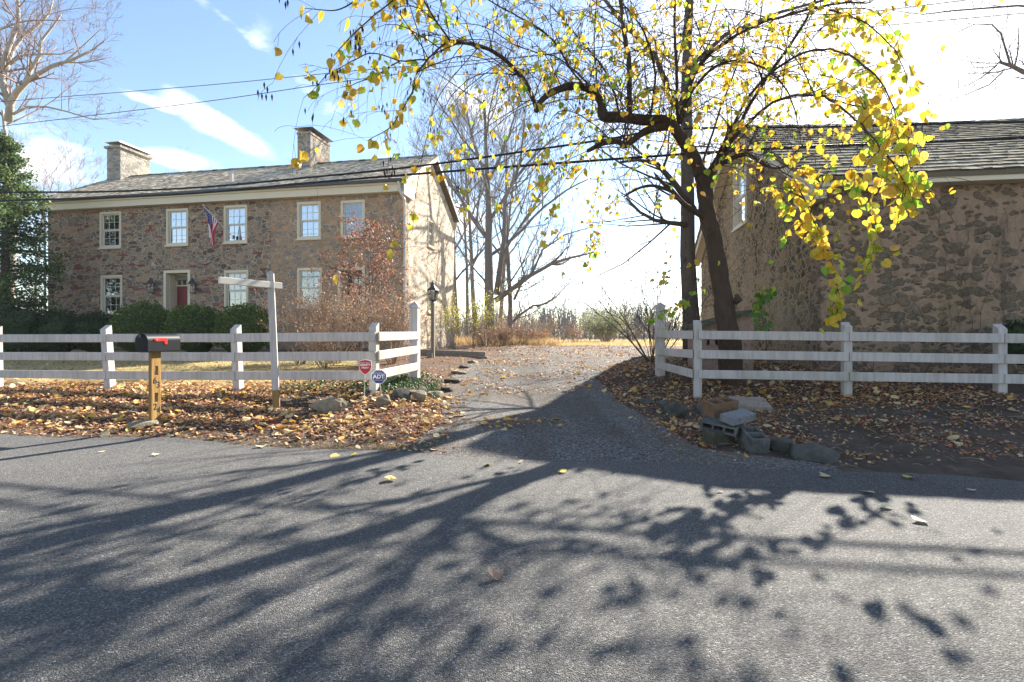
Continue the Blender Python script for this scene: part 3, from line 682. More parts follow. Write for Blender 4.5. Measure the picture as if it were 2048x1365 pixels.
# ------------------------------------------------------------------ mailbox
mX,mY=-4.80,6.72; mz=gz(mX,mY); vd=Vector((math.sin(TH),math.cos(TH),0)); 
mt=thing('mailbox','black mailbox with red flag on a wooden post numbered in black numerals','mailbox',(mX,mY,mz),-TH)
def hull_extrude(prof,y0,y1,mb,cap0=True,cap1=True):
    n=len(prof); 
    for i in range(n):
        a,b=prof[i],prof[(i+1)%n]; mb.face([(a[0],y0,a[1]),(b[0],y0,b[1]),(b[0],y1,b[1]),(a[0],y1,a[1])])
    if cap0: mb.face([(p[0],y0,p[1]) for p in prof])
    if cap1: mb.face([(p[0],y1,p[1]) for p in prof][::-1])
def arch(w,h,z0,g=0):
    r=w/2; pts=[(-r-g,z0-g),(r+g,z0-g)]
    for k in range(17):
        t=math.pi*k/16; pts.append(((r+g)*math.cos(t),z0+h-r+(r+g)*math.sin(t)))
    return pts
bz=1.065-mz
# post with two through slots, like a reused split-rail post
p=MB(); p.grid([-.075,-.024,.024,.075],[-.2,.30,.42,.66,.78,bz],0,.048,[(-.024,.30,.024,.42),(-.024,.66,.024,.78)],lambda y,z,x:(.024-x,y,z))
po=p.build('post',M['post_wood'],mt,weld=True); bevel(po,.004)
p=MB(); p.box((-.07,-.16,bz-.012),(.07,.2,bz)); p.build('mounting_board',M['old_wood'],mt,fix=True)
p=MB(); hull_extrude(arch(.185,.235,bz),-.18,.32,p); bo_=p.build('body',M['black_gloss'],mt,weld=True,fix=True); bevel(bo_,.004)
p=MB(); hull_extrude(arch(.185,.235,bz,.006),-.205,-.175,p); dr=p.build('door',M['black_gloss'],mt,weld=True,fix=True); bevel(dr,.006)
p=MB(); p.box((-.02,-.225,bz+.19),(.02,-.205,bz+.215)); p.build('handle',M['metal_dark'],dr,fix=True)
p=MB(); fxx=.0955
for q in (((fxx,-.10,bz+.135),(fxx+.004,.10,bz+.175)),((fxx,.055,bz+.095),(fxx+.004,.10,bz+.135))): p.box(*q)
fg=p.build('flag',M['red'],mt,fix=True)
p=MB(); p.lathe([(.012,0),(.012,.006),(0,.008)],10,lambda x,y,z:(fxx+.004+z,-.07+x,bz+.155+y)); p.build('rivet',M['metal_grey'],fg)
def text(s, size, mat, parent, mtx, ext=.0015, name='lettering', bold=0):
    cu=bpy.data.curves.new(name,'FONT'); cu.body=s; cu.size=size; cu.align_x='CENTER'; cu.align_y='CENTER'; cu.extrude=ext; cu.offset=bold
    o=bpy.data.objects.new(name,cu); C.objects.link(o); dg=bpy.context.evaluated_depsgraph_get(); me=bpy.data.meshes.new_from_object(o.evaluated_get(dg))
    bpy.data.objects.remove(o); o=bpy.data.objects.new(name,me); me.materials.clear(); me.materials.append(mat); C.objects.link(o); o.parent=parent; o.matrix_local=mtx; return o
side=lambda y,z: Matrix(((0,0,1,.0255),(1,0,0,y),(0,1,0,z),(0,0,0,1)))
for ch,y,z in (('6',-.022,.585),('3',.030,.525),('2',-.018,.235),('4',.034,.185)): text(ch,.118,M['numeral'],po,side(y,z),name='house_numeral',bold=.0012)
# ------------------------------------------------------------------ sign post with empty arm
sX,sY=-3.485,7.4; sz=gz(sX,sY)
st=thing('sign_post','white wooden sign post with an empty angled arm standing in front of the fence','sign post',(sX,sY,sz))
p=MB(); h=.046; ln=-.045
def q(a,b,z): c,s=math.cos(.35),math.sin(.35); return (a*c-b*s+ln*z,a*s+b*c,z)
p.hexa([q(-h,-h,.27),q(h,-h,.27),q(h,h,.27),q(-h,h,.27),q(-h,-h,2.0),q(h,-h,2.0),q(h,h,2.0),q(-h,h,2.0)])
for a,b in (((-h,-h),(h,-h)),((h,-h),(h,h)),((h,h),(-h,h)),((-h,h),(-h,-h))): p.face([q(*a,2.0),q(*b,2.0),q(0,0,2.04)])
bevel(p.build('post',M['fence'],st,fix=True),.004)
p=MB(); p.hexa([q(-h,-h,-.2),q(h,-h,-.2),q(h,h,-.2),q(-h,h,-.2),q(-h,-h,.27),q(h,-h,.27),q(h,h,.27),q(-h,h,.27)]); p.build('bare_foot',M['post_wood'],st,fix=True)
ad=Vector((math.cos(rad(59)),math.sin(rad(59)),0)); zt=2.02-sz; ctr=Vector((ln*zt+.0,-.06,zt))
p=MB(); p.bar(ctr-ad*.72,ctr+ad*.20,.05,.092); bevel(p.build('arm',M['white'],st,fix=True),.004)
# ------------------------------------------------------------------ security signs
def plate(name,label,cat,X,Y,rz,shape,zc,mat,rim,stake,back):
    z=gz(X,Y); t=thing(name,label,cat,(X,Y,z),rz); zl=zc-z
    p=MB(); pts=[(x,zl+y) for x,y in shape]; hull_extrude(pts,-.004,.004,p); f=p.build('plate',M['sign_white'],t,fix=True)
    p=MB(); hull_extrude([(x*.92,zl+y*.92) for x,y in shape],-.0065,-.0045,p); pl_=p.build('face',mat,t,fix=True)
    p=MB(); p.tube([(stake,.012,-.1),(0,.012,zl+.05)],.006,6); p.build('stake',M['white'],t)
    return t,pl_,zl
fm=lambda x,z: Matrix(((1,0,0,x),(0,0,-1,-.0075),(0,1,0,z),(0,0,0,1)))
shield=[(-.095,.085),(-.05,.1),(0,.11),(.05,.1),(.095,.085),(.098,.0),(.08,-.06),(.045,-.1),(0,-.13),(-.045,-.1),(-.08,-.06),(-.098,0)]
rX,rY=-2.235,7.62
t,pf,zl=plate('yard_sign','red shield-shaped security sign on a thin white stake','sign',rX,rY,.05,shield,.80,M['sign_red'],None,-.03,None)
text('PROTECTED BY',.022,M['sign_white'],pf,fm(0,zl+.057)); text('XFINITY',.044,M['sign_white'],pf,fm(0,zl+.024),bold=.0015); text('Home',.044,M['sign_white'],pf,fm(0,zl-.016),bold=.0012)
octo=[(.125*math.cos(math.pi/8+k*math.pi/4),.115*math.sin(math.pi/8+k*math.pi/4)) for k in range(8)]
t,pf,zl=plate('yard_sign','blue octagonal security sign with white letters against the fence corner post','sign',CX+.15,CY-.27,.12,octo,.635,M['sign_blue'],None,.05,None)
text('ADT',.085,M['sign_white'],pf,fm(0,zl),bold=.003); text('Secured by',.024,M['sign_white'],pf,fm(0,zl+.072))
p=MB()
for z in (.052,-.052): p.box((-.088,-.0085,zl+z-.002),(.088,-.0067,zl+z+.002))
for x in (-.086,.086): p.box((x-.002,-.0085,zl-.0495),(x+.002,-.0067,zl+.0495))
p.build('border_line',M['sign_white'],pf,fix=True)
# ------------------------------------------------------------------ lamp post, timber edging
lX,lY=-2.45,15.5; lz=gz(lX,lY)
lp=thing('lamp_post','grey wooden lamp post with a glass lantern beside the sunlit gable','lamp post',(lX,lY,lz),-TH)
zh=H+(668-598)/F*lY-lz
p=MB(); p.box((-.05,-.05,-.2),(.05,.05,zh-.12)); bevel(p.build('post',M['old_wood'],lp,fix=True),.006)
p=MB(); lantern_body(p,.11,.19,zh-.04,zh+.26); p.lathe([(.05,zh-.12),(.03,zh-.09),(.12,zh-.05),(.12,zh-.03)],10); p.lathe([(.205,zh+.255),(.20,zh+.265),(.07,zh+.40),(.05,zh+.45),(.06,zh+.46),(.05,zh+.50),(.015,zh+.53),(.015,zh+.57)],8)
ln_=p.build('lantern',M['metal_dark'],lp)
p=MB(); p.lathe([(.10,zh-.03),(.18,zh+.25)],4); p.build('lantern_glass',M['lamp_glass'],ln_)
p=MB(); p.lathe([(.02,zh-.03),(.02,zh+.12),(.006,zh+.18)],8); p.build('candle',M['lantern_bulb'],ln_)
p=MB(); p.box((-.14,-.14,-.1),(.02,.0,.14)); p.build('footing_block',M['old_wood'],lp,fix=True)
def beam(label,a,b,w,h,dz):
    a=Vector((a[0],a[1],gz(*a)+dz)); b=Vector((b[0],b[1],gz(*b)+dz)); p=MB(); p.bar(a,b,w,h); bevel(tag(rebase(p,a).build('landscape_timber',M['old_wood'],loc=a,fix=True),label,'timber',None),.01)
pa=(at(833,700,16.6).x,16.6); pb=(at(972,706,15.9).x,15.9)
beam('weathered grey timber laid as the upper course of the edging by the lamp post',pa,pb,.14,.13,.16)
beam('weathered grey timber laid as the lower course of the edging by the lamp post',(pa[0],pa[1]-.06),(pb[0]+.06,pb[1]-.06),.17,.12,.03)
# ------------------------------------------------------------------ stones
def rock(label,X,Y,sx,sy,sz,rz,seed,mat='slate',sink=.25,cat='stone',name='fieldstone',pts=16):
    rg=random.Random(seed); b=bmesh.new()
    for k in range(pts):
        v=Vector((rg.gauss(0,1),rg.gauss(0,1),rg.gauss(0,1))).normalized(); v.z=max(-.7,min(.75,v.z*1.3)); b.verts.new((v.x*sx/2,v.y*sy/2,v.z*sz/2))
    bmesh.ops.convex_hull(b,input=b.verts); bmesh.ops.delete(b,geom=[v for v in b.verts if not v.link_faces],context='VERTS')
    bmesh.ops.bevel(b,geom=b.edges[:],offset=min(sx,sz)*.025,segments=1,affect='EDGES')
    bmesh.ops.triangulate(b,faces=b.faces[:]); bmesh.ops.subdivide_edges(b,edges=b.edges[:],cuts=2,use_grid_fill=True)
    for v in b.verts:
        v.co+=v.co.normalized()*min(sx,sz*1.5)*(.05*noise.noise(v.co*9+Vector((seed,0,0)))+.03*noise.noise(v.co*26+Vector((seed,0,0))))
    me=bpy.data.meshes.new(name); b.to_mesh(me); b.free(); me.materials.append(M[mat]); o=bpy.data.objects.new(name,me); C.objects.link(o)
    o.location=(X,Y,gz(X,Y)+sz*(.5-sink)); o.rotation_euler=(rg.uniform(-.1,.1),rg.uniform(-.1,.1),rz); return tag(o,label,cat)
rock('flat-topped tan boulder in the leaves between the sign post and the fence corner',-2.62,7.22,.62,.40,.30,.25,3,'tanstone')
rock('small pale upright stone in front of the fence corner post',-1.88,7.3,.27,.22,.24,.5,5,'tanstone')
rock('dark grey rounded stone just right of the fence corner post',-1.72,7.85,.36,.3,.24,.2,9)
edg=[(835,797,7.9,.34,.16,'tanstone'),(868,783,8.6,.4,.12,'tanstone'),(842,779,8.5,.3,.14,'slate'),(890,766,9.4,.42,.1,'slate'),(905,752,10.4,.4,.1,'slate'),(918,738,11.8,.45,.09,'tanstone'),(932,728,13.2,.5,.09,'slate'),(945,720,14.4,.5,.08,'tanstone')]
for i,(px,py,Y,s,h,m_) in enumerate(edg):
    w=['nearest pale flat stone of the left driveway edging','wide tan stone second along the left driveway edging','grey stone leaning behind the tan edging stones left of the drive','long dark slab of the left driveway edging beside the ivy','dark flat stone of the left edging just past the tall fence post','tan stone of the left edging where the leaves drift on the drive','grey slab of the left edging below the lamp post','farthest tan slab of the left edging near the timber end'][i]
    rock(w,(px-1024)/F*Y,Y,s,s*.7,h*1.6,i*.7,20+i,m_)
rock('mossy grey boulder at the right mouth of the driveway',.327*7.1,7.1,.34,.3,.34,.2,31)
rock('dark slanted slate behind the boulder at the right mouth of the driveway',.378*7.3,7.3,.26,.2,.2,1.1,32)
rock('dark stone on the driveway side of the mossy boulder',.305*7.5,7.5,.24,.25,.3,.6,33)
rock('small flat dark stone farther up the right driveway edge',.272*8.3,8.3,.34,.24,.14,.4,34)
rock('angular pale grey stone between the hollow block and the flat slab by the road',.532*5.42,5.42,.30,.24,.24,-.5,36)
rock('large flat grey slab lying at the road edge on the right',.600*5.12,5.12,.54,.34,.24,-.35,37,pts=22)
rock('thin flat stone under the foot of the mailbox post',-4.86,6.6,.46,.3,.1,.3,38,'tanstone',.1)
# ------------------------------------------------------------------ concrete blocks
def block(label,X,Y,z,rz,L=.4,W=.2,Hh=.2,mat='block',hol=True,tilt=(0,0),name='concrete_block',cat='block'):
    p=MB(); hs=[(-L/2+.035,-W/2+.032,-.018,W/2-.032),(.018,-W/2+.032,L/2-.035,W/2-.032)] if hol else []
    xs=sorted(set([-L/2,L/2]+[v for h in hs for v in (h[0],h[2])])); ys=sorted(set([-W/2,W/2]+[v for h in hs for v in (h[1],h[3])]))
    p.grid(xs,ys,0,Hh,hs); o=p.build(name,M[mat],weld=True); bevel(o,.006,2); o.location=(X,Y,z); o.rotation_euler=(Matrix.Rotation(.19+tilt[0],3,'X')@Matrix.Rotation(tilt[1],3,'Y')@Matrix.Rotation(rz,3,'Z')).to_euler(); return tag(o,label,cat)
g0=gz(2.4,5.75)
block('mossy concrete block holding up the left end of the stacked blocks',2.36,5.78,g0-.03,.35,.26,.2,.2,'block_moss',False)
block('new grey hollow block with holes upward at the right end of the pile',2.67,5.56,gz(2.6,5.5)-.01,1.48)
def slotted(label,X,Y,z,rz):
    p=MB(); hs=[(-.17,.022,-.07,.075),(-.05,.022,.05,.075),(.07,.022,.17,.075)]
    p.grid(sorted(set([-.2,.2]+[v for h in hs for v in (h[0],h[2])])),[0,.022,.075,.1],-.2,.2,hs,lambda x,z,y:(x,-y,z)); o=p.build('concrete_block',M['block'],weld=True); bevel(o,.005,2)
    o.location=(X,Y,z); o.rotation_euler=(Matrix.Rotation(.18,3,'X')@Matrix.Rotation(.02,3,'Y')@Matrix.Rotation(rz,3,'Z')).to_euler(); return tag(o,label,'block')
slotted('thin grey block with slotted sides lying across the pile',2.46,5.86,g0+.165,-.62)
block('smooth pale grey cap block lying on the slotted block',2.58,5.72,g0+.275,.42,.36,.19,.085,'slabgrey',False,(.03,-.03))
block('rust-stained hollow block standing at the back of the pile',2.51,6.05,g0+.28,.40,.38,.2,.19,'block_rust')
bz_=gz(3.47,7.25)
block('lower slab of the pale pair lying in the leaves behind the block pile',3.56,7.5,bz_-.02,-.12,.5,.36,.075,'block_moss',False,(.08,0),'stone_slab','slab')
block('pale slab with dark leaf scraps on top of its pair behind the block pile',3.54,7.46,bz_+.06,-.10,.5,.36,.08,'board',False,(.1,0),'stone_slab','slab')
# ------------------------------------------------------------------ little stucco shed at the barn's side
hx,hy=3.98,10.55; hz=gz(hx+.5,hy)-.05
hs=thing('well_house','low pink stucco well house with a mossy lean-to roof behind the redbud trunk','shed',(hx,hy,hz),-.08)
w_=1.08; d_=1.0; e0=H+.012*10.5-hz; e1=H+.042*10.5-hz
mb=MB(); 
mb.grid([0,.13,.19,.30,.37,w_],[0,e0-.36,e0-.24,e0],0,.1,[(.13,e0-.36,.19,e0-.24),(.30,e0-.36,.37,e0-.24)],lambda x,z,y:(x,.1-y,z))
mb.face([(0,0,e0),(w_,0,e0),(w_,0,e1)]); mb.face([(0,d_,0),(w_,d_,0),(w_,d_,e1),(0,d_,e0)]); mb.face([(0,.1,0),(0,d_,0),(0,d_,e0),(0,.1,e0)]); mb.face([(w_,.1,0),(w_,d_,0),(w_,d_,e1),(w_,.1,e1)]); mb.face([(w_,0,e0),(w_,.1,e0),(w_,.1,e1),(w_,0,e1)])
mb.build('wall',M['pink_stucco'],hs)
mb=MB(); mb.hexa([(-.12,-.12,e0-.02),(w_+.06,-.12,e1+.01),(w_+.06,d_+.1,e1+.01),(-.12,d_+.1,e0-.02),(-.12,-.12,e0+.05),(w_+.06,-.12,e1+.08),(w_+.06,d_+.1,e1+.08),(-.12,d_+.1,e0+.05)]); mb.build('roof',M['moss_roof'],hs,fix=True)
# ------------------------------------------------------------------ overhead lines
def cable(name,label,pts,c,r,mat,cat='cable'):
    P=[]
    for px,py in pts:
        X,Y=line(px,c); P.append(Vector((X,Y,H-(py-HY)/F*Y)))
    # smooth the run, then carry it on past both edges of the view
    Q=[]
    for i in range(len(P)-1):
        a=P[max(0,i-1)];b=P[i];d=P[i+1];e=P[min(len(P)-1,i+2)]
        for k in range(6):
            t=k/6; Q.append(.5*((2*b)+(d-a)*t+(2*a-5*b+4*d-e)*t*t+(3*b-a-3*d+e)*t**3))
    Q.append(P[-1]); d0=Q[0]-Q[3]; d1=Q[-1]-Q[-4]; d0.z=0; d1.z=0; d0.normalize(); d1.normalize()
    Q=[Q[0]+d0*25+Vector((0,0,.8)),Q[0]+d0*9]+Q+[Q[-1]+d1*9,Q[-1]+d1*25+Vector((0,0,.8))]
    m=MB(); o=Q[len(Q)//2].copy(); m.tube(Q,r,8); tag(rebase(m,o).build(name,mat,loc=o,smooth=True),label,cat)
cable('overhead_cable','lower thick black cable strung across the front of the house toward the barn',[(-150,410),(0,402),(200,396),(400,386),(600,368),(800,351),(1100,328),(1530,298),(1800,287),(2100,272)],10.5,.026,M['wire'])
cable('overhead_cable','upper thick black cable that passes behind the redbud fork',[(-150,390),(0,385),(200,384),(400,375),(600,357),(850,331),(1200,281),(1345,259),(1660,254),(1850,248),(2100,243)],10.9,.024,M['wire'])
cable('overhead_wire','topmost thin power wire crossing the blue sky',[(-150,217),(0,204),(400,172),(700,143),(1100,109),(1500,74),(1900,40),(2100,22)],10.5,.0075,M['thin_wire'],'wire')
cable('overhead_wire','thin power wire just above the house chimneys',[(-150,272),(20,251),(400,205),(640,170),(950,128),(1300,82),(1700,30),(2000,-8)],11.5,.009,M['thin_wire'],'wire')
# ------------------------------------------------------------------ growing things
def rvec(rg): 
    return Vector((rg.gauss(0,1),rg.gauss(0,1),rg.gauss(0,1))).normalized()
def grow(mb, p, d, L, r, lv, rg, o, tips=None):
    """one branch and, recursively, its children"""
    n=max(3,min(9,int(L/o.get('seg',.45)))); pts=[p.copy()]; ds=[d.copy()]; q=p.copy(); dd=d.copy()
    for k in range(n):
        dd=(dd+rvec(rg)*o['wob']*(.6 if lv==o['lv'] else 1)+Vector((0,0,o['up'] if lv else o.get('up0',o['up'])))/n*2).normalized(); q=q+dd*L/n; pts.append(q.copy()); ds.append(dd.copy())
    tp=.35 if lv else .15
    rs=[max(r*(1-(1-tp)*k/n),o.get('rmin',.0015)) for k in range(n+1)]
    mb.tube(pts,rs,7 if r>.06 else 5 if r>.02 else 3,cap=r>.02)
    if tips is not None and lv<=o.get('leaflv',0):
        for k in range(1,n+1): tips.append((pts[k],ds[k]))
    if lv>0:
        c=o['kids'][o['lv']-lv] if o['lv']-lv < len(o['kids']) else o['kids'][-1]
        ang0=rg.uniform(0,6.28)
        for i in range(c):
            t=o.get('t0',.25)+(1-o.get('t0',.25))*(i+rg.random()*.9)/c; t=min(t,.99); k=min(n-1,int(t*n)); f=t*n-k; pp=pts[k].lerp(pts[k+1],f); bd=ds[k+1]
            a=bd.orthogonal().normalized(); b=bd.cross(a); az=ang0+i*2.4+rg.uniform(-.5,.5); an=rg.uniform(*o['ang'])
            cd=(bd*math.cos(an)+(a*math.cos(az)+b*math.sin(az))*math.sin(an)).normalized()
            grow(mb,pp,cd,L*rg.uniform(*o['ratio'])*(1-.35*t),max(rs[k]*rg.uniform(.45,.7),o.get('rmin',.0015)),lv-1,rg,o,tips)
def tree(name,label,X,Y,L,r,rg,o,mat,d=(0,0,1),cat='tree',group=None,limbs=(),leafm=None,leaffn=None,tw=None):
    b=Vector((X,Y,gz(X,Y) if Y<60 else interp(LZ,Y)-.1)); root=thing(name,label,cat,b,group=group)
    tips=[]; full=MB()
    p0=b+Vector((0,0,-.15)); dv=Vector(d).normalized()
    tr=MB(); n=10; pts=[];q=p0.copy();dd=dv.copy();ds=[]
    for k in range(n+1):
        pts.append(q.copy()); ds.append(dd.copy()); dd=(dd+rvec(rg)*o['wob']*.35+Vector((0,0,.1))).normalized(); q=q+dd*L/n
    rs=[r*(1.25 if k==0 else 1)*(1-.8*k/n) for k in range(n+1)]; tr.tube(pts,rs,9)
    cr=MB(); t0=o.get('clear',.3)
    for i in range(o['kids'][0]):
        t=t0+(1-t0)*(i+rg.random())/o['kids'][0]; t=min(.99,t);k=min(n-1,int(t*n)); pp=pts[k].lerp(pts[k+1],t*n-k); bd=ds[k]
        az=i*2.4+rg.uniform(-.6,.6); an=rg.uniform(*o['ang']); a=bd.orthogonal().normalized(); bb=bd.cross(a)
        cd=(bd*math.cos(an)+(a*math.cos(az)+bb*math.sin(az))*math.sin(an)).normalized()
        grow(cr,pp,cd,L*rg.uniform(*o['ratio'])*(1.1-.7*(t-t0)),rs[k]*rg.uniform(.4,.6),o['lv']-1,rg,dict(o,kids=o['kids']),tips)
    for lp,lr in limbs:
        m=len(lp); rr=[lerp(lr[0],lr[1],i/(m-1)) for i in range(m)]; tr.tube(lp,rr,8)
        for i in range(1,m):
            for _ in range(o.get('limbkids',3)):
                f=rg.random(); pp=lp[i-1].lerp(lp[i],f); bd=(lp[i]-lp[i-1]).normalized(); cd=(bd*.7+rvec(rg)*.8+Vector((0,0,.25))).normalized()
                grow(cr,pp,cd,rg.uniform(*o.get('limbL',(1.2,2.6))),lerp(rr[i-1],rr[i],f)*.45,max(1,o['lv']-2),rg,o,tips)
    rebase(tr,b).build('trunk',mat,root,smooth=True)
    if cr.v: rebase(cr,b).build('crown',tw or mat,root,smooth=True)
    if leaffn:
        lm=MB(); leaffn(lm,tips,rg); rebase(lm,b).build('leaves',leafm,root)
    return root
# heart-shaped leaf: two halves folded along the midrib
HEART=[(0,.05),(.20,-.03),(.40,.07),(.50,.30),(.46,.55),(.30,.79),(.10,.93),(0,1.0)]
def leaf(mb,p,down,nrm,s,tint,fold=.25,curl=.12,w=.95):
    y=down.normalized(); x=nrm.cross(y)
    if x.length<1e-3: x=y.orthogonal()
    x.normalize(); z=x.cross(y)
    for sg in (-1,1):
        mb.face([p+x*(a*sg*s*w)+y*(b*s)+z*(s*(fold*a-curl*b*b)) for a,b in HEART],tint)
def yellow(rg):
    u=rg.random()
    if u<.62: return (rg.uniform(.62,.90),)*1+(rg.uniform(.48,.66),rg.uniform(.03,.12))
    if u<.74: return (rg.uniform(.66,.80),rg.uniform(.44,.54),.05)
    if u<.90: return (rg.uniform(.48,.65),rg.uniform(.60,.70),rg.uniform(.04,.10))
    return (rg.uniform(.22,.35),rg.uniform(.42,.52),.05)
def hang(mb,p,rg,s,tint=None):
    if p.z<1.42 or (p.y<5.2 and p.x/p.y>.84): return
    dn=(Vector((rg.gauss(0,.6),rg.gauss(0,.6),-1))).normalized(); nr=Vector((rg.gauss(0,1),rg.gauss(0,1),rg.gauss(0,.7))).normalized()
    st=Vector((rg.gauss(0,.3),rg.gauss(0,.3),-1)).normalized()*s*.4
    leaf(mb,p+st,dn,nr,s,tint or yellow(rg),rg.uniform(.1,.7),rg.uniform(-.1,.45))
# ---- the redbud that arches over the drive
rg=random.Random(21)
def nearfix(px,Y): return 7.35+(Y-4)*.18 if px>1470 and Y<7.7 else Y
def G(pts):
    if max(q[1] for q in pts)>450: pts=[(a,b,nearfix(a,c),*r) for a,b,c,*r in pts]
    return [at(a,b,c) for a,b,c,*_ in pts],[q[3] for q in pts]
trunkg=[
 [(1470,778,9.3,.27),(1464,735,9.3,.215),(1456,660,9.2,.185),(1444,580,9.2,.165),(1430,500,9.2,.155),(1416,440,9.2,.15),(1409,385,9.2,.14),(1397,335,9.1,.118),(1375,295,9.0,.105),(1345,250,8.9,.10),(1318,240,8.9,.10),(1290,240,8.8,.095),(1240,234,8.7,.09),(1208,231,8.6,.085),(1202,205,8.6,.07),(1187,183,8.5,.066),(1150,172,8.4,.062),(1112,182,8.2,.055),(1085,200,8.1,.048),(1072,222,8.0,.042)],
 [(1332,252,8.9,.075),(1290,263,8.8,.06),(1262,285,8.7,.05),(1248,292,8.65,.055),(1235,284,8.6,.045),(1205,288,8.5,.04),(1175,302,8.4,.032)],
 [(1410,385,9.2,.10),(1424,340,9.2,.08),(1438,316,9.2,.07),(1452,303,9.15,.055)],
 [(1416,440,9.2,.07),(1372,412,9.0,.05),(1342,380,8.9,.04),(1325,366,8.8,.03),(1308,346,8.7,.012)],
 [(1345,384,8.9,.035),(1310,372,8.8,.028),(1280,376,8.7,.022),(1248,394,8.6,.014)]]
limbg=[
 [(1072,215,8.0,.034),(1052,165,7.8,.033),(1010,120,7.4,.030),(960,92,7.0,.026),(900,82,6.5,.021)],
 [(900,82,6.5,.016),(880,55,6.3,.013),(843,-5,6.0,.010),(800,-60,5.8,.006)],
 [(893,84,6.5,.014),(860,115,6.2,.012),(835,145,6.0,.010),(820,195,5.8,.008),(785,250,5.6,.006),(735,283,5.4,.003)],
 [(858,118,6.2,.010),(800,122,5.9,.008),(745,108,5.6,.007),(712,120,5.4,.005),(665,145,5.2,.004),(605,196,5.0,.002)],
 [(800,122,5.9,.008),(745,155,5.7,.006),(700,173,5.5,.004),(678,171,5.4,.002)],
 [(800,-10,5.4,.008),(745,35,5.1,.007),(705,70,4.9,.006),(670,110,4.7,.003)],[(745,-30,4.6,.008),(690,12,4.4,.006),(640,20,4.3,.004),(600,18,4.2,.002)],
 [(1258,231,8.7,.05),(1258,120,8.6,.045),(1246,50,8.5,.038),(1232,-60,8.4,.03)],
 [(1452,303,9.15,.034),(1490,230,8.8,.030),(1530,160,8.3,.026),(1600,60,7.6,.020),(1645,-30,7.2,.014)],
 [(1360,248,8.9,.045),(1375,190,8.8,.038),(1400,130,8.6,.032),(1450,85,8.2,.027),(1540,40,7.5,.021),(1660,10,6.6,.015),(1740,5,6.0,.008)],
 [(1366,220,8.8,.03),(1400,160,8.4,.024),(1450,125,8.0,.020),(1510,128,7.6,.016),(1560,165,7.2,.012),(1590,220,6.9,.008),(1602,290,6.8,.004)],
 [(1356,245,8.9,.032),(1353,150,8.8,.028),(1350,60,8.7,.024),(1349,-60,8.6,.018)],
 [(1440,330,9.2,.045),(1490,308,8.9,.032),(1530,332,8.5,.025),(1556,336,8.2,.016),(1590,326,8.0,.010)],
 [(1205,205,8.6,.02),(1150,150,8.2,.017),(1095,70,7.8,.014),(1010,20,7.2,.010),(940,-20,6.8,.006)],
 [(1190,183,8.5,.018),(1120,120,8.9,.014),(1040,95,9.2,.011),(970,55,9.4,.008),(900,48,9.6,.004)],
 [(1240,230,8.7,.022),(1215,150,9.2,.018),(1160,80,9.6,.013),(1100,10,9.9,.009)],
 [(1300,240,8.8,.022),(1310,150,8.2,.018),(1290,70,7.6,.013),(1240,0,7.0,.009)],
 [(1400,345,9.1,.025),(1440,220,9.6,.02),(1480,110,10.0,.015),(1500,0,10.4,.009)],
 [(1432,320,9.2,.03),(1500,190,8.0,.022),(1580,120,6.8,.016),(1660,100,5.6,.011),(1740,140,4.7,.008),(1785,215,4.3,.005),(1800,290,4.2,.002)],
 [(1660,20,6.5,.012),(1720,40,5.5,.009),(1780,90,4.7,.006),(1812,150,4.4,.003)],
 [(1450,300,9.1,.028),(1530,215,7.6,.02),(1630,190,6.0,.014),(1710,240,5.0,.009),(1770,310,4.4,.006),(1815,345,4.2,.003),(1845,372,4.1,.002)],
 [(1630,190,6.0,.010),(1720,215,5.2,.007),(1790,240,4.7,.004),(1835,255,4.5,.002)],
 [(1556,338,8.2,.014),(1590,365,6.6,.010),(1618,420,5.3,.008),(1645,480,4.8,.006),(1668,540,4.6,.005),(1676,590,4.5,.003),(1670,622,4.5,.0015)],
 [(1590,330,6.5,.010),(1655,350,5.9,.007),(1715,385,5.6,.005),(1748,430,5.5,.003),(1752,480,5.5,.002),(1728,515,5.5,.001)],
]
tbase=at(1466,748,9.25); tbase.z=gz(tbase.x,tbase.y)
redbud=thing('redbud_tree','yellow-leaved redbud with a crooked dark trunk arching over the driveway','tree',tbase)
tm=MB()
for gset in trunkg:
    P,r=G(gset)
    # jog the limb slightly and subdivide so that it bends instead of kinking
    Q=[];S=[]
    for i in range(len(P)-1):
        a=P[max(0,i-1)];b=P[i];d=P[i+1];e=P[min(len(P)-1,i+2)]
        for k in range(5):
            t=k/5; v=.5*((2*b)+(d-a)*t+(2*a-5*b+4*d-e)*t*t+(3*b-a-3*d+e)*t**3); rr=lerp(r[i],r[i+1],t)
            Q.append(v+Vector(noise.noise_vector(v*3))*rr*.22); S.append(rr*(1+.16*noise.noise(v*5)))
    Q.append(P[-1]);S.append(r[-1]); tm.tube(Q,S,14)
for (px,py,Y,r) in ((1478,600,9.05,.10),(1420,470,9.1,.09),(1210,222,8.6,.085),(1398,345,9.05,.1)):     # burls
    c=at(px,py,Y); tm.tube([c+Vector((-.06,.02,-.08)),c+Vector((-.02,-.02,0)),c+Vector((-.05,0,.1))],[r*.3,r*.75,r*.3],9)
rebase(tm,tbase).build('trunk',M['redbud_bark'],redbud,smooth=True)
tw=MB(); lf=MB(); pods=MB(); starts=[]
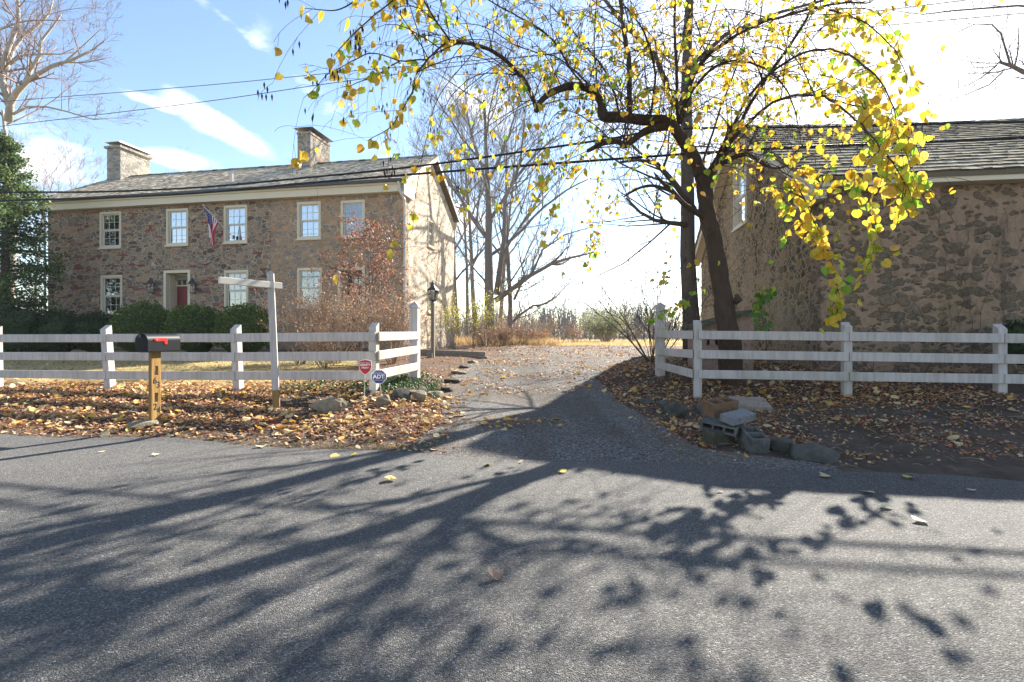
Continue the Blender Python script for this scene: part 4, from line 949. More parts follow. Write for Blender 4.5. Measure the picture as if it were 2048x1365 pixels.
def twig(p,d,L,r,droop,leafp,s,lv=1,leaf_from=.25):
    n=max(5,int(L/.16)); q=p.copy(); pts=[q.copy()]; dd=d.normalized()
    for k in range(n):
        dd=(dd+rvec(rg)*.13+Vector((0,0,-droop*(k/n)))).normalized(); q=q+dd*L/n; pts.append(q.copy())
        if k/n>leaf_from and rg.random()<leafp*.52:
            for _ in range(1 if rg.random()<.7 else 2): hang(lf,q+rvec(rg)*.03,rg,s*rg.uniform(.7,1.15))
        if lv>0 and rg.random()<.34: twig(q,(dd+rvec(rg)*.8),L*rg.uniform(.2,.45),r*.5,droop*1.3,leafp*.9,s,lv-1,.1)
        if rg.random()<.035:
            for _ in range(rg.randint(2,6)):
                c=q+rvec(rg)*.06; pods.face([c,c+Vector((.008,.004,-.03)),c+Vector((.0,.004,-.075)),c+Vector((-.008,-.004,-.03))])
    tw.tube(pts,[max(r*(1-.8*i/n),.0017) for i in range(n+1)],4 if r>.006 else 3,cap=False)
def spline(P,m=6):
    Q=[]
    for i in range(len(P)-1):
        a=P[max(0,i-1)];b=P[i];d=P[i+1];e=P[min(len(P)-1,i+2)]
        for k in range(m):
            t=k/m; Q.append(.5*((2*b)+(d-a)*t+(2*a-5*b+4*d-e)*t*t+(3*b-a-3*d+e)*t**3))
    return Q+[P[-1]]
limbpts=[]
for gi,gset in enumerate(limbg):
    P,r=G(gset); Q=spline(P,6); m=len(Q); S=[interp([(i/(len(r)-1),v) for i,v in enumerate(r)],k/(m-1)) for k in range(m)]
    Q=[q+Vector(noise.noise_vector(q*4+Vector((gi,0,0))))*.02 for q in Q]
    tw.tube(Q,S,6 if S[0]>.012 else 4,cap=False)
    for k in range(m): limbpts.append((Q[k],(Q[min(k+1,m-1)]-Q[max(k-1,0)]).normalized(),S[k],gi))
dense={18:.75,19:.7,20:.75,21:.7,22:.95,23:.8,9:.35,8:.2}
for (q,d,r,gi) in limbpts:
    if r<.012 and gi in dense:             # sunny outer sprays, thick with leaves
        nl=rg.choice((2,3,3,4)) if gi in (18,20,22) else rg.choice((1,2,3))
        for _ in range(nl):
            if rg.random()<dense[gi]: hang(lf,q+rvec(rg)*rg.uniform(.02,.13),rg,rg.uniform(.095,.15) if gi in (22,23) else rg.uniform(.062,.10))
        if rg.random()<(.3 if gi in (22,23) else .55): twig(q,(d+rvec(rg)*.9),rg.uniform(.25,.6),.004,.5,.7 if gi!=22 else .85,.13 if gi in (22,23) else .1,0,.05)
    elif gi in (1,2,3,4,5,6):
        if rg.random()<.30: twig(q,(d+rvec(rg)*.9),rg.uniform(.3,.9),max(r*.5,.002),.35,.15,.10,1)
        if rg.random()<.55: hang(lf,q+rvec(rg)*.04,rg,rg.uniform(.085,.11))
    else:
        if rg.random()<.46:
            out=Vector((rg.gauss(0,1),rg.gauss(-.1,1),rg.uniform(-.1,1.1)))
            far = 1 if q.y>7 else .6
            twig(q,(d*.4+out),rg.uniform(.9,2.3)*far,max(.004,min(.011,r*.45)),rg.uniform(.2,.6),rg.uniform(.15,.55),.09,1)
trunkpts=[]
for gset in trunkg[:3]:
    P,r=G(gset)
    for i in range(len(P)-1):
        for k in range(3): trunkpts.append(P[i].lerp(P[i+1],k/3))
for q in trunkpts:
    if q.z<3.6: continue
    for _ in range(1):
        twig(q,Vector((rg.gauss(-.1,1),rg.gauss(-.1,1),rg.uniform(.3,1.6))),rg.uniform(1.2,3.0),rg.uniform(.005,.012),rg.uniform(.15,.5),rg.uniform(.2,.5),.09,1)
# long whips that rise from the limbs, arch over and hang, leafy at the end
def whip(pts,leafp,s,r=.007,br=.25,green=False):
    low=max(q[1] for q in pts)>450; P=[at(a,b,nearfix(a,c) if low else c) for a,b,c in pts]; Q=spline(P,7); m=len(Q); tw.tube(Q,[max(.0015,r*(1-.8*i/m)) for i in range(m)],4,cap=False)
    for i,q in enumerate(Q):
        t=i/m
        if t>.25 and rg.random()<leafp*min(1,t*1.6):
            for _ in range(rg.choice((1,2,2,3))): hang(lf,q+rvec(rg)*.06,rg,s*rg.uniform(.75,1.15),(rg.uniform(.2,.34),rg.uniform(.38,.5),.05) if green and rg.random()<.8 else None)
        if t>.2 and rg.random()<br: twig(q,((Q[min(i+1,m-1)]-q)*4+rvec(rg)*.9),rg.uniform(.3,.9),r*.45,.6,leafp*.6,s,0,.1)
whips=[([(1205,225,8.6),(1130,240,8.3),(1050,300,8.0),(1010,360,7.9),(990,420,7.8)],.8),([(1240,250,8.6),(1180,300,8.2),(1130,360,7.9),(1105,420,7.8),(1090,480,7.8)],.85),
 ([(1250,285,8.6),(1210,330,8.2),(1190,400,8.0),(1185,470,7.9),(1178,530,7.9)],.75),([(1180,300,8.4),(1120,330,8.0),(1080,370,7.8),(1060,420,7.6)],.9),([(1085,200,8.1),(1020,230,7.6),(960,290,7.2),(935,350,7.0),(928,410,6.9)],.75),
 ([(1060,200,7.8),(980,250,7.2),(910,300,6.8),(870,350,6.6)],.7),([(1010,120,7.4),(930,180,6.9),(880,250,6.5),(860,320,6.3)],.55),([(960,92,7.0),(880,190,6.4),(850,290,6.1),(830,400,5.9),(822,470,5.8),(780,510,5.7)],.40),
 ([(1110,185,8.2),(1080,260,7.9),(1075,330,7.8),(1070,370,7.8)],.7),([(1280,375,8.7),(1230,400,8.4),(1200,440,8.2),(1190,500,8.1)],.8),([(1325,366,8.8),(1345,400,8.6),(1350,470,8.5),(1335,520,8.4),(1330,560,8.4)],.65),([(1310,350,8.7),(1318,400,8.5),(1322,440,8.4)],.6),
 ([(1440,330,9.1),(1480,340,8.6),(1520,365,8.2),(1570,400,7.9)],.7),([(1452,305,9.1),(1540,280,8.0),(1600,330,7.3),(1640,390,7.0)],.5),([(1409,400,9.1),(1450,440,8.9),(1500,400,8.6),(1550,370,8.4)],.35),
 ([(1150,172,8.4),(1060,130,8.1),(980,150,7.7),(920,200,7.4),(890,260,7.2)],.5),([(1290,240,8.8),(1230,180,8.4),(1150,170,7.9),(1080,210,7.5),(1040,270,7.3)],.5),([(1345,250,8.9),(1270,150,8.4),(1180,110,7.8),(1090,130,7.3),(1030,190,7.0)],.5),
 ([(1375,190,8.8),(1440,140,8.2),(1500,170,7.6),(1540,230,7.2),(1550,300,7.0)],.5),([(1258,120,8.6),(1190,40,8.2),(1100,30,7.7),(1020,70,7.3)],.45),([(1400,130,8.6),(1480,60,7.8),(1560,70,7.0),(1620,130,6.5)],.75),([(1530,160,8.3),(1600,150,7.4),(1660,200,6.8),(1690,270,6.5)],.8),
 ([(1600,60,7.6),(1660,50,6.6),(1710,100,6.0),(1730,170,5.7)],.9),([(1450,85,8.2),(1530,10,7.4),(1620,10,6.6),(1680,60,6.1)],.8),([(1590,330,6.4),(1560,380,5.6),(1600,440,5.1),(1640,500,4.9)],.8),([(1232,-20,8.4),(1120,-20,7.9),(1040,10,7.4),(980,60,7.1)],.4),
 ([(1690,100,5.4),(1760,170,4.9),(1790,250,4.6),(1800,330,4.5)],.95),([(1640,150,6.0),(1700,170,5.4),(1740,230,5.0),(1750,300,4.9)],.95),([(1710,240,5.0),(1750,290,4.7),(1765,340,4.6),(1755,390,4.6)],.95),([(1660,20,6.5),(1740,20,5.8),(1790,70,5.3),(1800,140,5.1)],.9),([(1580,120,6.8),(1640,60,6.2),(1690,30,5.8),(1740,60,5.5)],.9),
 ([(1775,310,4.4),(1800,350,4.2),(1812,380,4.15),(1800,410,4.1)],.95),
 ([(1420,470,9.1),(1400,540,8.2),(1380,590,7.4),(1340,615,7.0),(1295,632,6.8)],.95)]
for w_,p_ in whips: whip(w_,p_*.85,.13 if w_[-1][1]>450 and w_[-1][0]>1500 else .085,green=w_[-1][1]>600)
for _ in range(95):                       # more of the same through the depth of the crown
    q,d,r,gi=rg.choice([l for l in limbpts if l[2]>.008 and l[0].y>6.0]); 
    twig(q+Vector((0,0,0)),Vector((rg.gauss(0,1),rg.gauss(.25,1),rg.uniform(.2,1.2))),rg.uniform(1.0,2.6),rg.uniform(.004,.009),rg.uniform(.4,.8),rg.uniform(.25,.75),.09,1,.35)
for _ in range(150):
    q=rg.choice(trunkpts+[l[0] for l in limbpts if l[3] in (7,8,9,11,13,14,15,16,17)])
    if q.z<3.5: continue
    twig(q,Vector((rg.gauss(0,1),rg.gauss(.1,1),rg.uniform(.0,1.2))),rg.uniform(.8,2.4),rg.uniform(.003,.007),rg.uniform(.1,.5),rg.uniform(.1,.4),.09,1)
for _ in range(150):
    q=rg.choice(trunkpts+[l[0] for l in limbpts if l[3] in (0,7,8,9,10,11,13,14,15,16,17)])
    if q.z>3.3: twig(q,Vector((rg.gauss(-.1,1),rg.gauss(.1,1),rg.uniform(-.2,1.2))),rg.uniform(.7,2.2),rg.uniform(.0025,.006),rg.uniform(.1,.6),rg.uniform(.0,.12),.09,1)
rebase(tw,tbase).build('branches',M['redbud_bark'],redbud,smooth=True)
rebase(lf,tbase).build('leaves',M['leaf_yellow'],redbud); rebase(pods,tbase).build('seed_pods',M['pod'],redbud)
print('redbud leaves',len(lf.f)//2)
# low green spray of redbud leaves crossing the tall fence post belongs to the same tree: see whip list
# ---- bare trees
BO=dict(lv=4,kids=[9,6,6,5],wob=.16,up=.18,ang=(.45,1.0),ratio=(.38,.62),rmin=.006,seg=.7,clear=.3,t0=.2)
def P2(lst,Y): return [at(a,b,Y+(c[0] if c else 0)) for a,b,*c in lst]
rg=random.Random(4)
tree('dark_trunk_tree','tall straight dark-barked tree standing behind the redbud at the fence corner',at(1388,0,13.2).x,13.2,15,.23,rg,dict(BO,lv=3,clear=.62,kids=[4,3,3],rmin=.008),M['dark_bark'],d=(-.055,0,1),
  limbs=[(P2([(1388,420),(1349,367,-.4),(1314,328,-.8),(1275,320,-1.2),(1240,325,-1.5)],13.1),(.09,.025)),(P2([(1372,450),(1340,446),(1310,441),(1280,425),(1252,396)],13.2),(.07,.03)),(P2([(1350,215),(1310,110,.4),(1240,40,.8),(1180,-40,1)],13.2),(.08,.04)),(P2([(1356,230),(1385,130,.3),(1450,70,.6),(1560,25,.8),(1650,0,1)],13.3),(.08,.03))])
far=[('broad_bare_tree','biggest bare grey tree behind the house with a low limb reaching right over the drive',982,29,15,.33,(.0,0,1),[(P2([(990,602),(1015,585),(1060,552),(1105,527),(1145,515),(1190,505)],29),(.17,.04)),(P2([(985,600),(968,560),(950,540),(935,520)],29.5),(.08,.03)),(P2([(1062,552),(1085,500),(1130,470),(1180,455)],29),(.07,.02)),(P2([(992,590),(1008,480),(1010,400),(1040,330),(1050,240)],29),(.16,.05))]),
 ('slender_bare_tree','slender bare tree with a crooked low limb at the edge of the brush',1022,31,13,.17,(-.02,0,1),[(P2([(1026,645),(1040,630),(1066,612),(1085,610),(1110,596),(1130,575)],31),(.09,.03)),(P2([(1028,600),(1042,570),(1062,545),(1072,500)],31),(.08,.03))]),
 ('leaning_bare_tree','bare tree nearest the gable with a trunk leaning toward the house',920,33,13,.16,(-.09,0,1),[]),
 ('bare_tree','thin bare tree growing second from the gable corner',934,36,14,.15,(-.05,0,1),[]),('bare_tree','straight bare tree just left of the biggest grey tree',952,38,17,.2,(0,0,1),[]),
 ('bare_tree','tall bare tree seen behind the biggest grey tree',1000,41,19,.2,(.03,0,1),[]),('bare_tree','bare tree whose top spreads behind the house roof end',905,44,15,.16,(-.12,0,1),[])]
for i,(nm,lb,px,Y,L,r,d,limbs) in enumerate(far):
    rg=random.Random(40+i); tree(nm,lb,(px-1024)/F*Y,Y,L,r,rg,dict(BO,up=.25,rmin=.008,kids=[10,6,6,5] if i<2 else [9,6,5,4]),M['grey_bark'],d=d,limbs=limbs)
# pale tree at the upper left, behind the evergreen
rg=random.Random(9)
c6=lambda l: P2([(a/4.55,b/4.55,*c) for a,b,*c in l],27)
tree('pale_barked_tree','pale-barked bare tree with spreading limbs above the evergreen',(18-1024)/F*27,27,13,.30,rg,dict(BO,lv=4,clear=.93,kids=[2,6,6,5],rmin=.006,limbkids=2,limbL=(1.0,2.4),up=.1,ang=(.4,.9)),M['pale_bark'],d=(.0,0,1),tw=M['pink_twig'],
 limbs=[(c6([(75,1110),(95,940),(160,830,-.5),(260,730,-1),(480,600,-1.5),(650,550,-2),(820,470,-2.2),(950,380,-2.5)]),(.19,.02)),(c6([(80,960),(20,740),(60,620,.3),(110,470,.6),(200,340,.9),(380,200,1.2),(450,120,1.4),(500,-60,1.5)]),(.16,.03)),
  (c6([(250,730),(270,650),(360,510),(370,380),(480,240),(560,130)]),(.12,.03)),(c6([(120,1040),(250,975,-.5),(430,975,-1),(620,1020,-1.5),(850,1090,-2),(1000,1080,-2)]),(.07,.015)),(c6([(90,590),(190,510),(350,495),(560,495),(680,440)]),(.07,.02)),
  (c6([(-20,720),(30,560),(170,200),(160,0),(120,-150)]),(.14,.05)),(c6([(0,270),(100,230),(250,190),(400,185),(600,190)]),(.06,.02)),(c6([(560,590),(700,470),(850,330),(940,250)]),(.05,.012)),(c6([(170,330),(170,100),(110,-60)]),(.06,.02))])
for i,(px,Y,L,lb) in enumerate(((140,48,15,'hazy bare tree rising behind the left end of the house roof'),(335,60,17,'far bare tree whose twigs just clear the roof beside the pale chimney'),(560,62,17,'far bare tree whose twigs just clear the roof beside the right chimney'),(70,52,17,'far bare tree behind the pale-barked tree at the left'))):
    rg=random.Random(60+i); tree('distant_bare_tree',lb,(px-1024)/F*Y,Y,L,.18,rg,dict(BO,up=.3,kids=[9,6,5,4],rmin=.008),M['grey_bark'],tw=M['pink_twig'])
rg=random.Random(77); c5=lambda l: P2([(1480+a/3.412,b/3.412,*c) for a,b,*c in l],21)
tree('bare_tree','bare tree off to the right whose crooked limb hangs over the barn ridge',(2215-1024)/F*21,21,15,.3,rg,dict(BO,lv=3,clear=.7,kids=[8,6,5],limbkids=3,limbL=(.7,1.6),rmin=.005),M['dark_bark'],
 limbs=[(c5([(2480,640),(2200,560),(1938,495),(1850,450),(1770,425)]),(.13,.05)),(c5([(1845,445),(1810,330),(1780,230),(1720,170),(1600,165),(1500,215),(1440,235)]),(.04,.008)),(c5([(1770,425),(1740,455),(1600,465),(1530,350)]),(.03,.006)),(c5([(1750,450),(1650,530),(1560,580),(1330,640)]),(.03,.006)),(c5([(1790,495),(1700,580),(1560,640),(1420,690),(1350,730)]),(.03,.006)),(c5([(2480,100),(1900,40),(1450,75),(1250,100),(1040,75)]),(.05,.01))])
# ---- shrubs and small trees with dry leaves
def drytint(pal):
    def f(rg):
        c=rg.choice(pal); k=rg.uniform(.6,1.4); return tuple(min(.95,x*k) for x in c)
    return f
BROWN=[(.30,.12,.08),(.36,.17,.11),(.42,.22,.15),(.25,.10,.08),(.40,.26,.18)]
TAN=[(.38,.22,.14),(.45,.30,.20),(.33,.17,.11),(.50,.36,.24),(.28,.14,.1)]
def scatter_leaves(prob,s,tint,hangy=.6):
    def f(lm,tips,rg):
        for p,d in tips:
            n=prob if isinstance(prob,int) else (1 if rg.random()<prob else 0)
            for _ in range(n):
                dn=(Vector((0,0,-hangy))+rvec(rg)).normalized(); q=p+rvec(rg)*s*.9; ss=s*rg.uniform(.6,1.3); x=dn.cross(rvec(rg)).normalized()
                t=tint(rg); lm.face([q,q+dn*ss*.5+x*ss*.32,q+dn*ss,q+dn*ss*.5-x*ss*.32],t)
    return f
def bush(name,label,X,Y,hh,rr,nst,rg,mat,leafm=None,fn=None,cat='shrub',lv=2,kids=(5,4),r0=.014,spread=.6,up=.12,group=None,wob=.14,z=None):
    b=Vector((X,Y,gz(X,Y) if z is None else z)); t=thing(name,label,cat,b,group=group); st=MB(); tips=[]; hh=hh*(.66 if name=='brush_clump' else 1)
    o=dict(lv=lv,kids=list(kids),wob=wob,up=up,ang=(.3,.8),ratio=(.35,.6),rmin=.0022,seg=.25,t0=.3,leaflv=1)
    for i in range(nst):
        az=rg.uniform(0,6.28); k=rg.random()**.6; d=Vector((math.cos(az)*spread*k,math.sin(az)*spread*k,1)).normalized()
        grow(st,b+Vector((math.cos(az)*rr*.15*k,math.sin(az)*rr*.15*k,-.05)),d,hh*rg.uniform(.7,1.05)/max(.6,d.z),r0*rg.uniform(.6,1.2),lv,rg,o,tips)
    rebase(st,b).build('stems',mat,t,smooth=True)
    if fn: lm=MB(); fn(lm,tips,rg); rebase(lm,b).build('leaves',leafm,t)
    return t
rg=random.Random(14)
tree('small_brown_tree','small tree with rust-brown leaves in front of the right end of the house',(738-1024)/F*15.2,15.2,4.0,.05,rg,dict(BO,lv=3,kids=[26,8,5],ratio=(.32,.52),clear=.2,ang=(.8,1.3),up=.02,rmin=.003,seg=.22,leaflv=1),M['grey_bark'],leafm=M['leaf'],leaffn=scatter_leaves(.8,.075,drytint(BROWN)),tw=M['twig'])
for i,(px,Y,h,n,lb) in enumerate(((600,13.2,1.45,22,'tan-leaved twiggy shrub just right of the sign post'),(668,13.6,1.75,30,'widest dry twiggy shrub below the small brown tree'),(725,12.6,1.6,26,'dry twiggy shrub leaning behind the fence corner'),(785,13.2,1.5,24,'dry twiggy shrub between the fence corner and the tall capped post'),(650,12.0,1.0,16,'low dry shrub whose pale stems show between the fence rails'))):
    rg=random.Random(80+i); bush('dry_shrub',lb,(px-1024)/F*Y,Y,h,.6,n,rg,M['pale_twig'],M['leaf'],scatter_leaves(.42,.05,drytint(TAN)),kids=(7,5),r0=.011,spread=.85)
rg=random.Random(90)
def fan(px,py,Y): return at(px,py,Y)
bush('arching_shrub','open shrub with arching dark stems behind the tall post on the right of the drive',at(1306,0,12.6).x,12.6,2.3,.5,13,rg,M['dark_bark'],M['leaf'],scatter_leaves(.30,.05,drytint([(.13,.07,.045),(.2,.1,.05),(.3,.16,.06)])),kids=(8,5),r0=.018,spread=.95,up=.05)
rg=random.Random(91)
bush('sage_bush','rounded grey-green bush alone at the edge of the far field',at(1212,0,46).x,46,2.1,1.8,60,rg,M['pale_twig'],M['leaf_green'],scatter_leaves(2,.14,drytint([(.30,.34,.20),(.36,.38,.25),(.25,.29,.17)])),kids=(5,4),r0=.02,spread=1.2)
for i,(px,Y,h,n,pal,pr,lb) in enumerate((
  (1085,30,1.2,26,[(.40,.2,.10),(.45,.27,.15)],.4,'orange-leaved bush glowing in the brush beyond the drive'),(1120,33,2.3,9,[(.22,.12,.08)],.25,'dark spreading shrub with forked stems at the field edge'),(1050,29.5,1.3,30,TAN,.4,'tan brush clump right of the slender tree'),
  (1005,27.5,1.4,34,TAN,.45,'tan brush clump between the two grey trunks'),(965,26.5,1.3,30,TAN,.4,'tan brush clump at the foot of the biggest grey tree'),(1030,38,2.6,26,BROWN,.3,'tall brown brush behind the slender tree'),(975,37,2.8,26,BROWN,.3,'tall brown brush behind the biggest grey tree'),(1150,40,1.9,24,BROWN,.3,'low brown bush left of the grey-green bush'),(1265,50,2.2,24,[(.2,.13,.1)],.3,'dark brush right of the grey-green bush'),(1090,36,2.6,24,[(.26,.2,.15)],.3,'grey brush behind the orange bush'))):
    rg=random.Random(100+i); bush('brush_clump',lb,at(px,0,Y).x,Y,h,.9,n,rg,M['pale_twig'] if i not in (1,8) else M['twig'],M['leaf'],scatter_leaves(pr,.07,drytint(pal)),kids=(6,4),r0=.014,spread=.9)
rg=random.Random(120)
for i,(px,Y,h,lb) in enumerate(((912,22,2.0,'loose yellow-green shrub against the gable corner'),(945,23.5,2.3,'yellow-green shrub in front of the leaning bare tree'),(975,24.5,2.3,'yellow-green shrub in front of the biggest grey trunk'))):
    bush('yellow_green_shrub',lb,at(px,0,Y).x,Y,h,.6,16,rg,M['pale_twig'],M['leaf_yellow'],scatter_leaves(.35,.09,drytint([(.55,.6,.08),(.45,.5,.1),(.6,.5,.1)])),kids=(5,4),r0=.012,spread=.5)
bush('bare_shrub','few bare arching stems beside the lamp post',at(880,0,16.6).x,16.6,1.0,.3,7,rg,M['pale_twig'],kids=(2,2),r0=.01,spread=.9,lv=1)
# boxwoods and dark hedge
def boxwood(label,px,py,Y,rx,rz,seed,pal,name='boxwood',cat='shrub',n=5200,s=.075,lump=.14):
    rg=random.Random(seed); X=at(px,0,Y).x; b=Vector((X,Y,gz(X,Y))); t=thing(name,label,cat,b); zc=H-(py-HY)/F*Y-rz-b.z; zc=max(zc,.15)
    def surf(v): return 1+lump*noise.noise(v*1.7+Vector((seed,0,0)))+.07*noise.noise(v*5+Vector((0,seed,0)))
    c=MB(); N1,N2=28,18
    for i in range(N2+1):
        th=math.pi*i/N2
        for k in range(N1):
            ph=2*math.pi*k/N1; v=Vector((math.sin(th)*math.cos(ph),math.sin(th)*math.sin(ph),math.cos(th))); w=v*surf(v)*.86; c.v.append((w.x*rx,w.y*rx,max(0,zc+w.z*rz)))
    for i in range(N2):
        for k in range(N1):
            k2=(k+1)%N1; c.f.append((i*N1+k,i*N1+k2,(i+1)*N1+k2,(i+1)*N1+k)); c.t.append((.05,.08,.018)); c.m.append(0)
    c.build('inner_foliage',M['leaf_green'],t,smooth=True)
    l=MB(); tint=drytint(pal)
    for _ in range(n):
        v=rvec(rg); 
        if v.z<-.55: continue
        w=v*surf(v)*rg.uniform(.84,1.03); p=Vector((w.x*rx,w.y*rx,zc+w.z*rz))
        if p.z<0: continue
        d=(v+rvec(rg)*.9+Vector((0,0,.3))).normalized(); x=d.cross(rvec(rg)).normalized(); ss=s*rg.uniform(.6,1.3)
        l.face([p,p+d*ss*.5+x*ss*.35,p+d*ss,p+d*ss*.5-x*ss*.35],tint(rg))
    l.build('leaves',M['leaf_green'],t)
GRN=[(.085,.135,.024),(.12,.175,.03),(.06,.10,.022),(.17,.22,.045)]
DGR=[(.03,.05,.018),(.04,.065,.022),(.024,.04,.016)]
boxwood('leftmost of the three clipped round boxwoods, in front of the left door jamb',290,607,17.6,1.02,.95,1,GRN)
boxwood('middle clipped boxwood below the front door',392,610,17.3,.92,.9,2,GRN)
boxwood('rightmost clipped boxwood behind the sign arm',487,611,17.0,.92,.9,3,GRN)
boxwood('lower dark yew under the lower left window',190,628,18.2,.85,.75,4,DGR,'yew_shrub',n=4200)
boxwood('dark spreading yew at the left corner of the house',105,622,18.0,1.15,.9,5,DGR,'yew_shrub',n=4600,lump=.3)
boxwood('dark shrub at the foot of the evergreen at the frame edge',15,612,17.2,1.25,1.0,6,DGR,'yew_shrub',n=4800,lump=.3)
boxwood('small dark evergreen shrub at the barn foot behind the right fence',2052,640,9.0,.36,.42,7,DGR,'evergreen_shrub',n=1800,s=.045,lump=.35)
# holly: tall evergreen at the left edge
rg=random.Random(33); hX,hY=(8-1024)/F*20.5,20.5; hb=Vector((hX,hY,gz(hX,hY)))
ht=thing('evergreen_tree','tall dark evergreen with glossy leaves at the left edge beside the house','tree',hb)
tr=MB(); tr.tube([(0,0,-.2),(.05,0,3),(0,.05,6),(0,0,8.6)],[.2,.15,.09,.02],8); tr.build('trunk',M['dark_bark'],ht,smooth=True)
lv=MB(); bw_=MB(); tint=drytint([(.06,.12,.04),(.095,.165,.05),(.13,.21,.06),(.05,.095,.04),(.22,.27,.08)])
for i in range(240):
    z=.5+8.3*(i/240)**.9; az=rg.uniform(0,6.28); R_=interp([(0,1.8),(2.5,2.0),(5,1.7),(7,1.1),(8.9,.25)],z)*rg.uniform(.6,1.2)
    d=Vector((math.cos(az),math.sin(az),rg.uniform(-.35,.2))); e=Vector((0,0,z))+d*R_; bw_.tube([(0,0,z-.15),(d.x*R_*.5,d.y*R_*.5,z+d.z*R_*.4),e],[.03,.018,.005],4,cap=False)
    for k in range(125):
        t=rg.random()**.55; p=Vector((0,0,z-.1)).lerp(e,t)+rvec(rg)*rg.uniform(.05,.42)*(1.1-.5*t)
        dd=(d*.6+rvec(rg)).normalized(); x=dd.cross(rvec(rg)).normalized(); s=rg.uniform(.07,.13)
        lv.face([p,p+dd*s*.5+x*s*.36,p+dd*s,p+dd*s*.5-x*s*.36],tint(rg))
bw_.build('branches',M['dark_bark'],ht,smooth=True); lv.build('leaves',M['leaf_green'],ht)
# green sapling leafing in front of the barn gable, and low seedlings at the barn foot
rg=random.Random(35); sp=at(1538,740,9.35); sp.z=gz(sp.x,sp.y); t=thing('green_sapling','thin sapling with big green leaves between the fence and the barn gable','sapling',sp)
st=MB(); lv=MB(); Pm=[sp,at(1534,700,9.35),at(1528,650,9.3),at(1520,600,9.25),at(1534,578,9.2)]; Q=spline(Pm,8); st.tube(Q,[.012*(1-.7*i/len(Q)) for i in range(len(Q))],5)
for i,q in enumerate(Q[6:]):
    for _ in range(3 if i>9 else 1): hang(lv,q+rvec(rg)*.12,rg,rg.uniform(.09,.14),(rg.uniform(.09,.17),rg.uniform(.24,.36),.05) if rg.random()<.8 else (.5,.55,.08))
rebase(st,sp).build('stem',M['twig'],t); rebase(lv,sp).build('leaves',M['leaf_yellow'],t)
for i,(px,Y,lb) in enumerate(((1745,9.6,'bright green seedling at the barn foot seen under the middle rail'),(1850,9.7,'reddish seedling stems against the barn foot right of the middle post'))):
    X=at(px,0,Y).x; b=Vector((X,Y,gz(X,Y))); t=thing('seedling',lb,'plant',b); st=MB(); lv=MB()
    for k in range(7):
        e=Vector((rg.uniform(-.35,.35),rg.uniform(-.1,.1),rg.uniform(.25,.75 if i else .35))); st.tube([(0,0,0),e*.5+rvec(rg)*.03,e],.004,4)
        for _ in range(5 if i==0 else 2): 
            hang(lv,e*rg.uniform(.5,1)+rvec(rg)*.06,rg,rg.uniform(.06,.1),(.16,.34,.06) if i==0 else (.32,.12,.06))
    st.build('stems',M['twig'],t); lv.build('leaves',M['leaf_yellow'],t)
# ---- the far wood beyond the field reads as one mass
rg=random.Random(50); fw=MB()
o=dict(lv=2,kids=[6,4],wob=.14,up=.3,ang=(.3,.75),ratio=(.3,.5),rmin=.03,seg=1.5,t0=.3)
for i in range(900):
    Y=rg.uniform(95,150); X=rg.uniform(-42,75)*Y/120; z=interp(LZ,Y)-.2; hgt=rg.uniform(4.8,8.2)*(1+.1*noise.noise(Vector((X*.03,0,0)))*2)
    grow(fw,Vector((X,Y,z)),Vector((rg.gauss(0,.06),0,1)).normalized(),hgt,rg.uniform(.09,.17),2,rg,o)
tag(fw.build('far_woods',M['far_twig']),'distant bare grey-brown woods beyond the field',None,kind='stuff')
fb=MB(); tint=drytint([(.11,.095,.09),(.09,.085,.085),(.13,.105,.09),(.10,.095,.085)])
for i in range(60000):
    Y=rg.uniform(86,104); X=rg.uniform(-45,75)*Y/110; z=interp(LZ,Y)+abs(rg.gauss(0,2.3))
    d=(Vector((0,0,1))+rvec(rg)*.9).normalized(); s=rg.uniform(.25,.7); x=d.cross(rvec(rg)).normalized()*.05
    p=Vector((X,Y,z)); fb.face([p-x,p+x,p+d*s],tint(rg))
tag(fb.build('far_undergrowth',M['leaf']),'brown undergrowth along the foot of the distant woods',None,kind='stuff')
# ------------------------------------------------------------------ leaf litter, grass
LOBE=[(0,-.5),(.18,-.25),(.5,-.32),(.36,-.05),(.55,.22),(.22,.2),(0,.55),(-.22,.2),(-.55,.22),(-.36,-.05),(-.5,-.32),(-.18,-.25)]
OVAL=[(0,-.5),(.24,-.25),(.3,.05),(.15,.35),(0,.55),(-.15,.35),(-.3,.05),(-.24,-.25)]
def ground_leaf(mb,X,Y,s,tint,rg,lift=.0,tilt=.45,shape=None,z=None):
    sh=shape or (LOBE if rg.random()<.45 else OVAL); a=rg.uniform(0,6.28); n=Vector((rg.gauss(0,tilt),rg.gauss(0,tilt),1)).normalized()
    x=Vector((math.cos(a),math.sin(a),0)); x=(x-n*x.dot(n)).normalized(); y=n.cross(x); cu=rg.uniform(-.5,1.0); fo=rg.uniform(-.3,.7)
    p=Vector((X,Y,(gz(X,Y) if z is None else z)+lift+s*.16*abs(n.x+n.y)+.008))
    f=lambda q: p+x*(q[0]*s)+y*(q[1]*s)+n*(s*(cu*q[1]*q[1]*.8+fo*abs(q[0])*.6))
    m=len(sh)
    # two halves so that the blade can fold along the midrib
    h=m//2; mb.face([f(q) for q in sh[:h+1]],tint); mb.face([f(q) for q in sh[h:]+sh[:1]],tint)
LIT=[(.24,.085,.045),(.34,.14,.06),(.42,.20,.085),(.20,.07,.045),(.50,.29,.12),(.33,.18,.11),(.56,.38,.20),(.38,.12,.06),(.46,.24,.16),(.56,.40,.24),(.60,.46,.31),(.48,.34,.20)]
BIG=[(.62,.40,.10),(.66,.50,.26),(.55,.40,.22),(.60,.34,.08),(.70,.58,.36),(.45,.26,.12)]
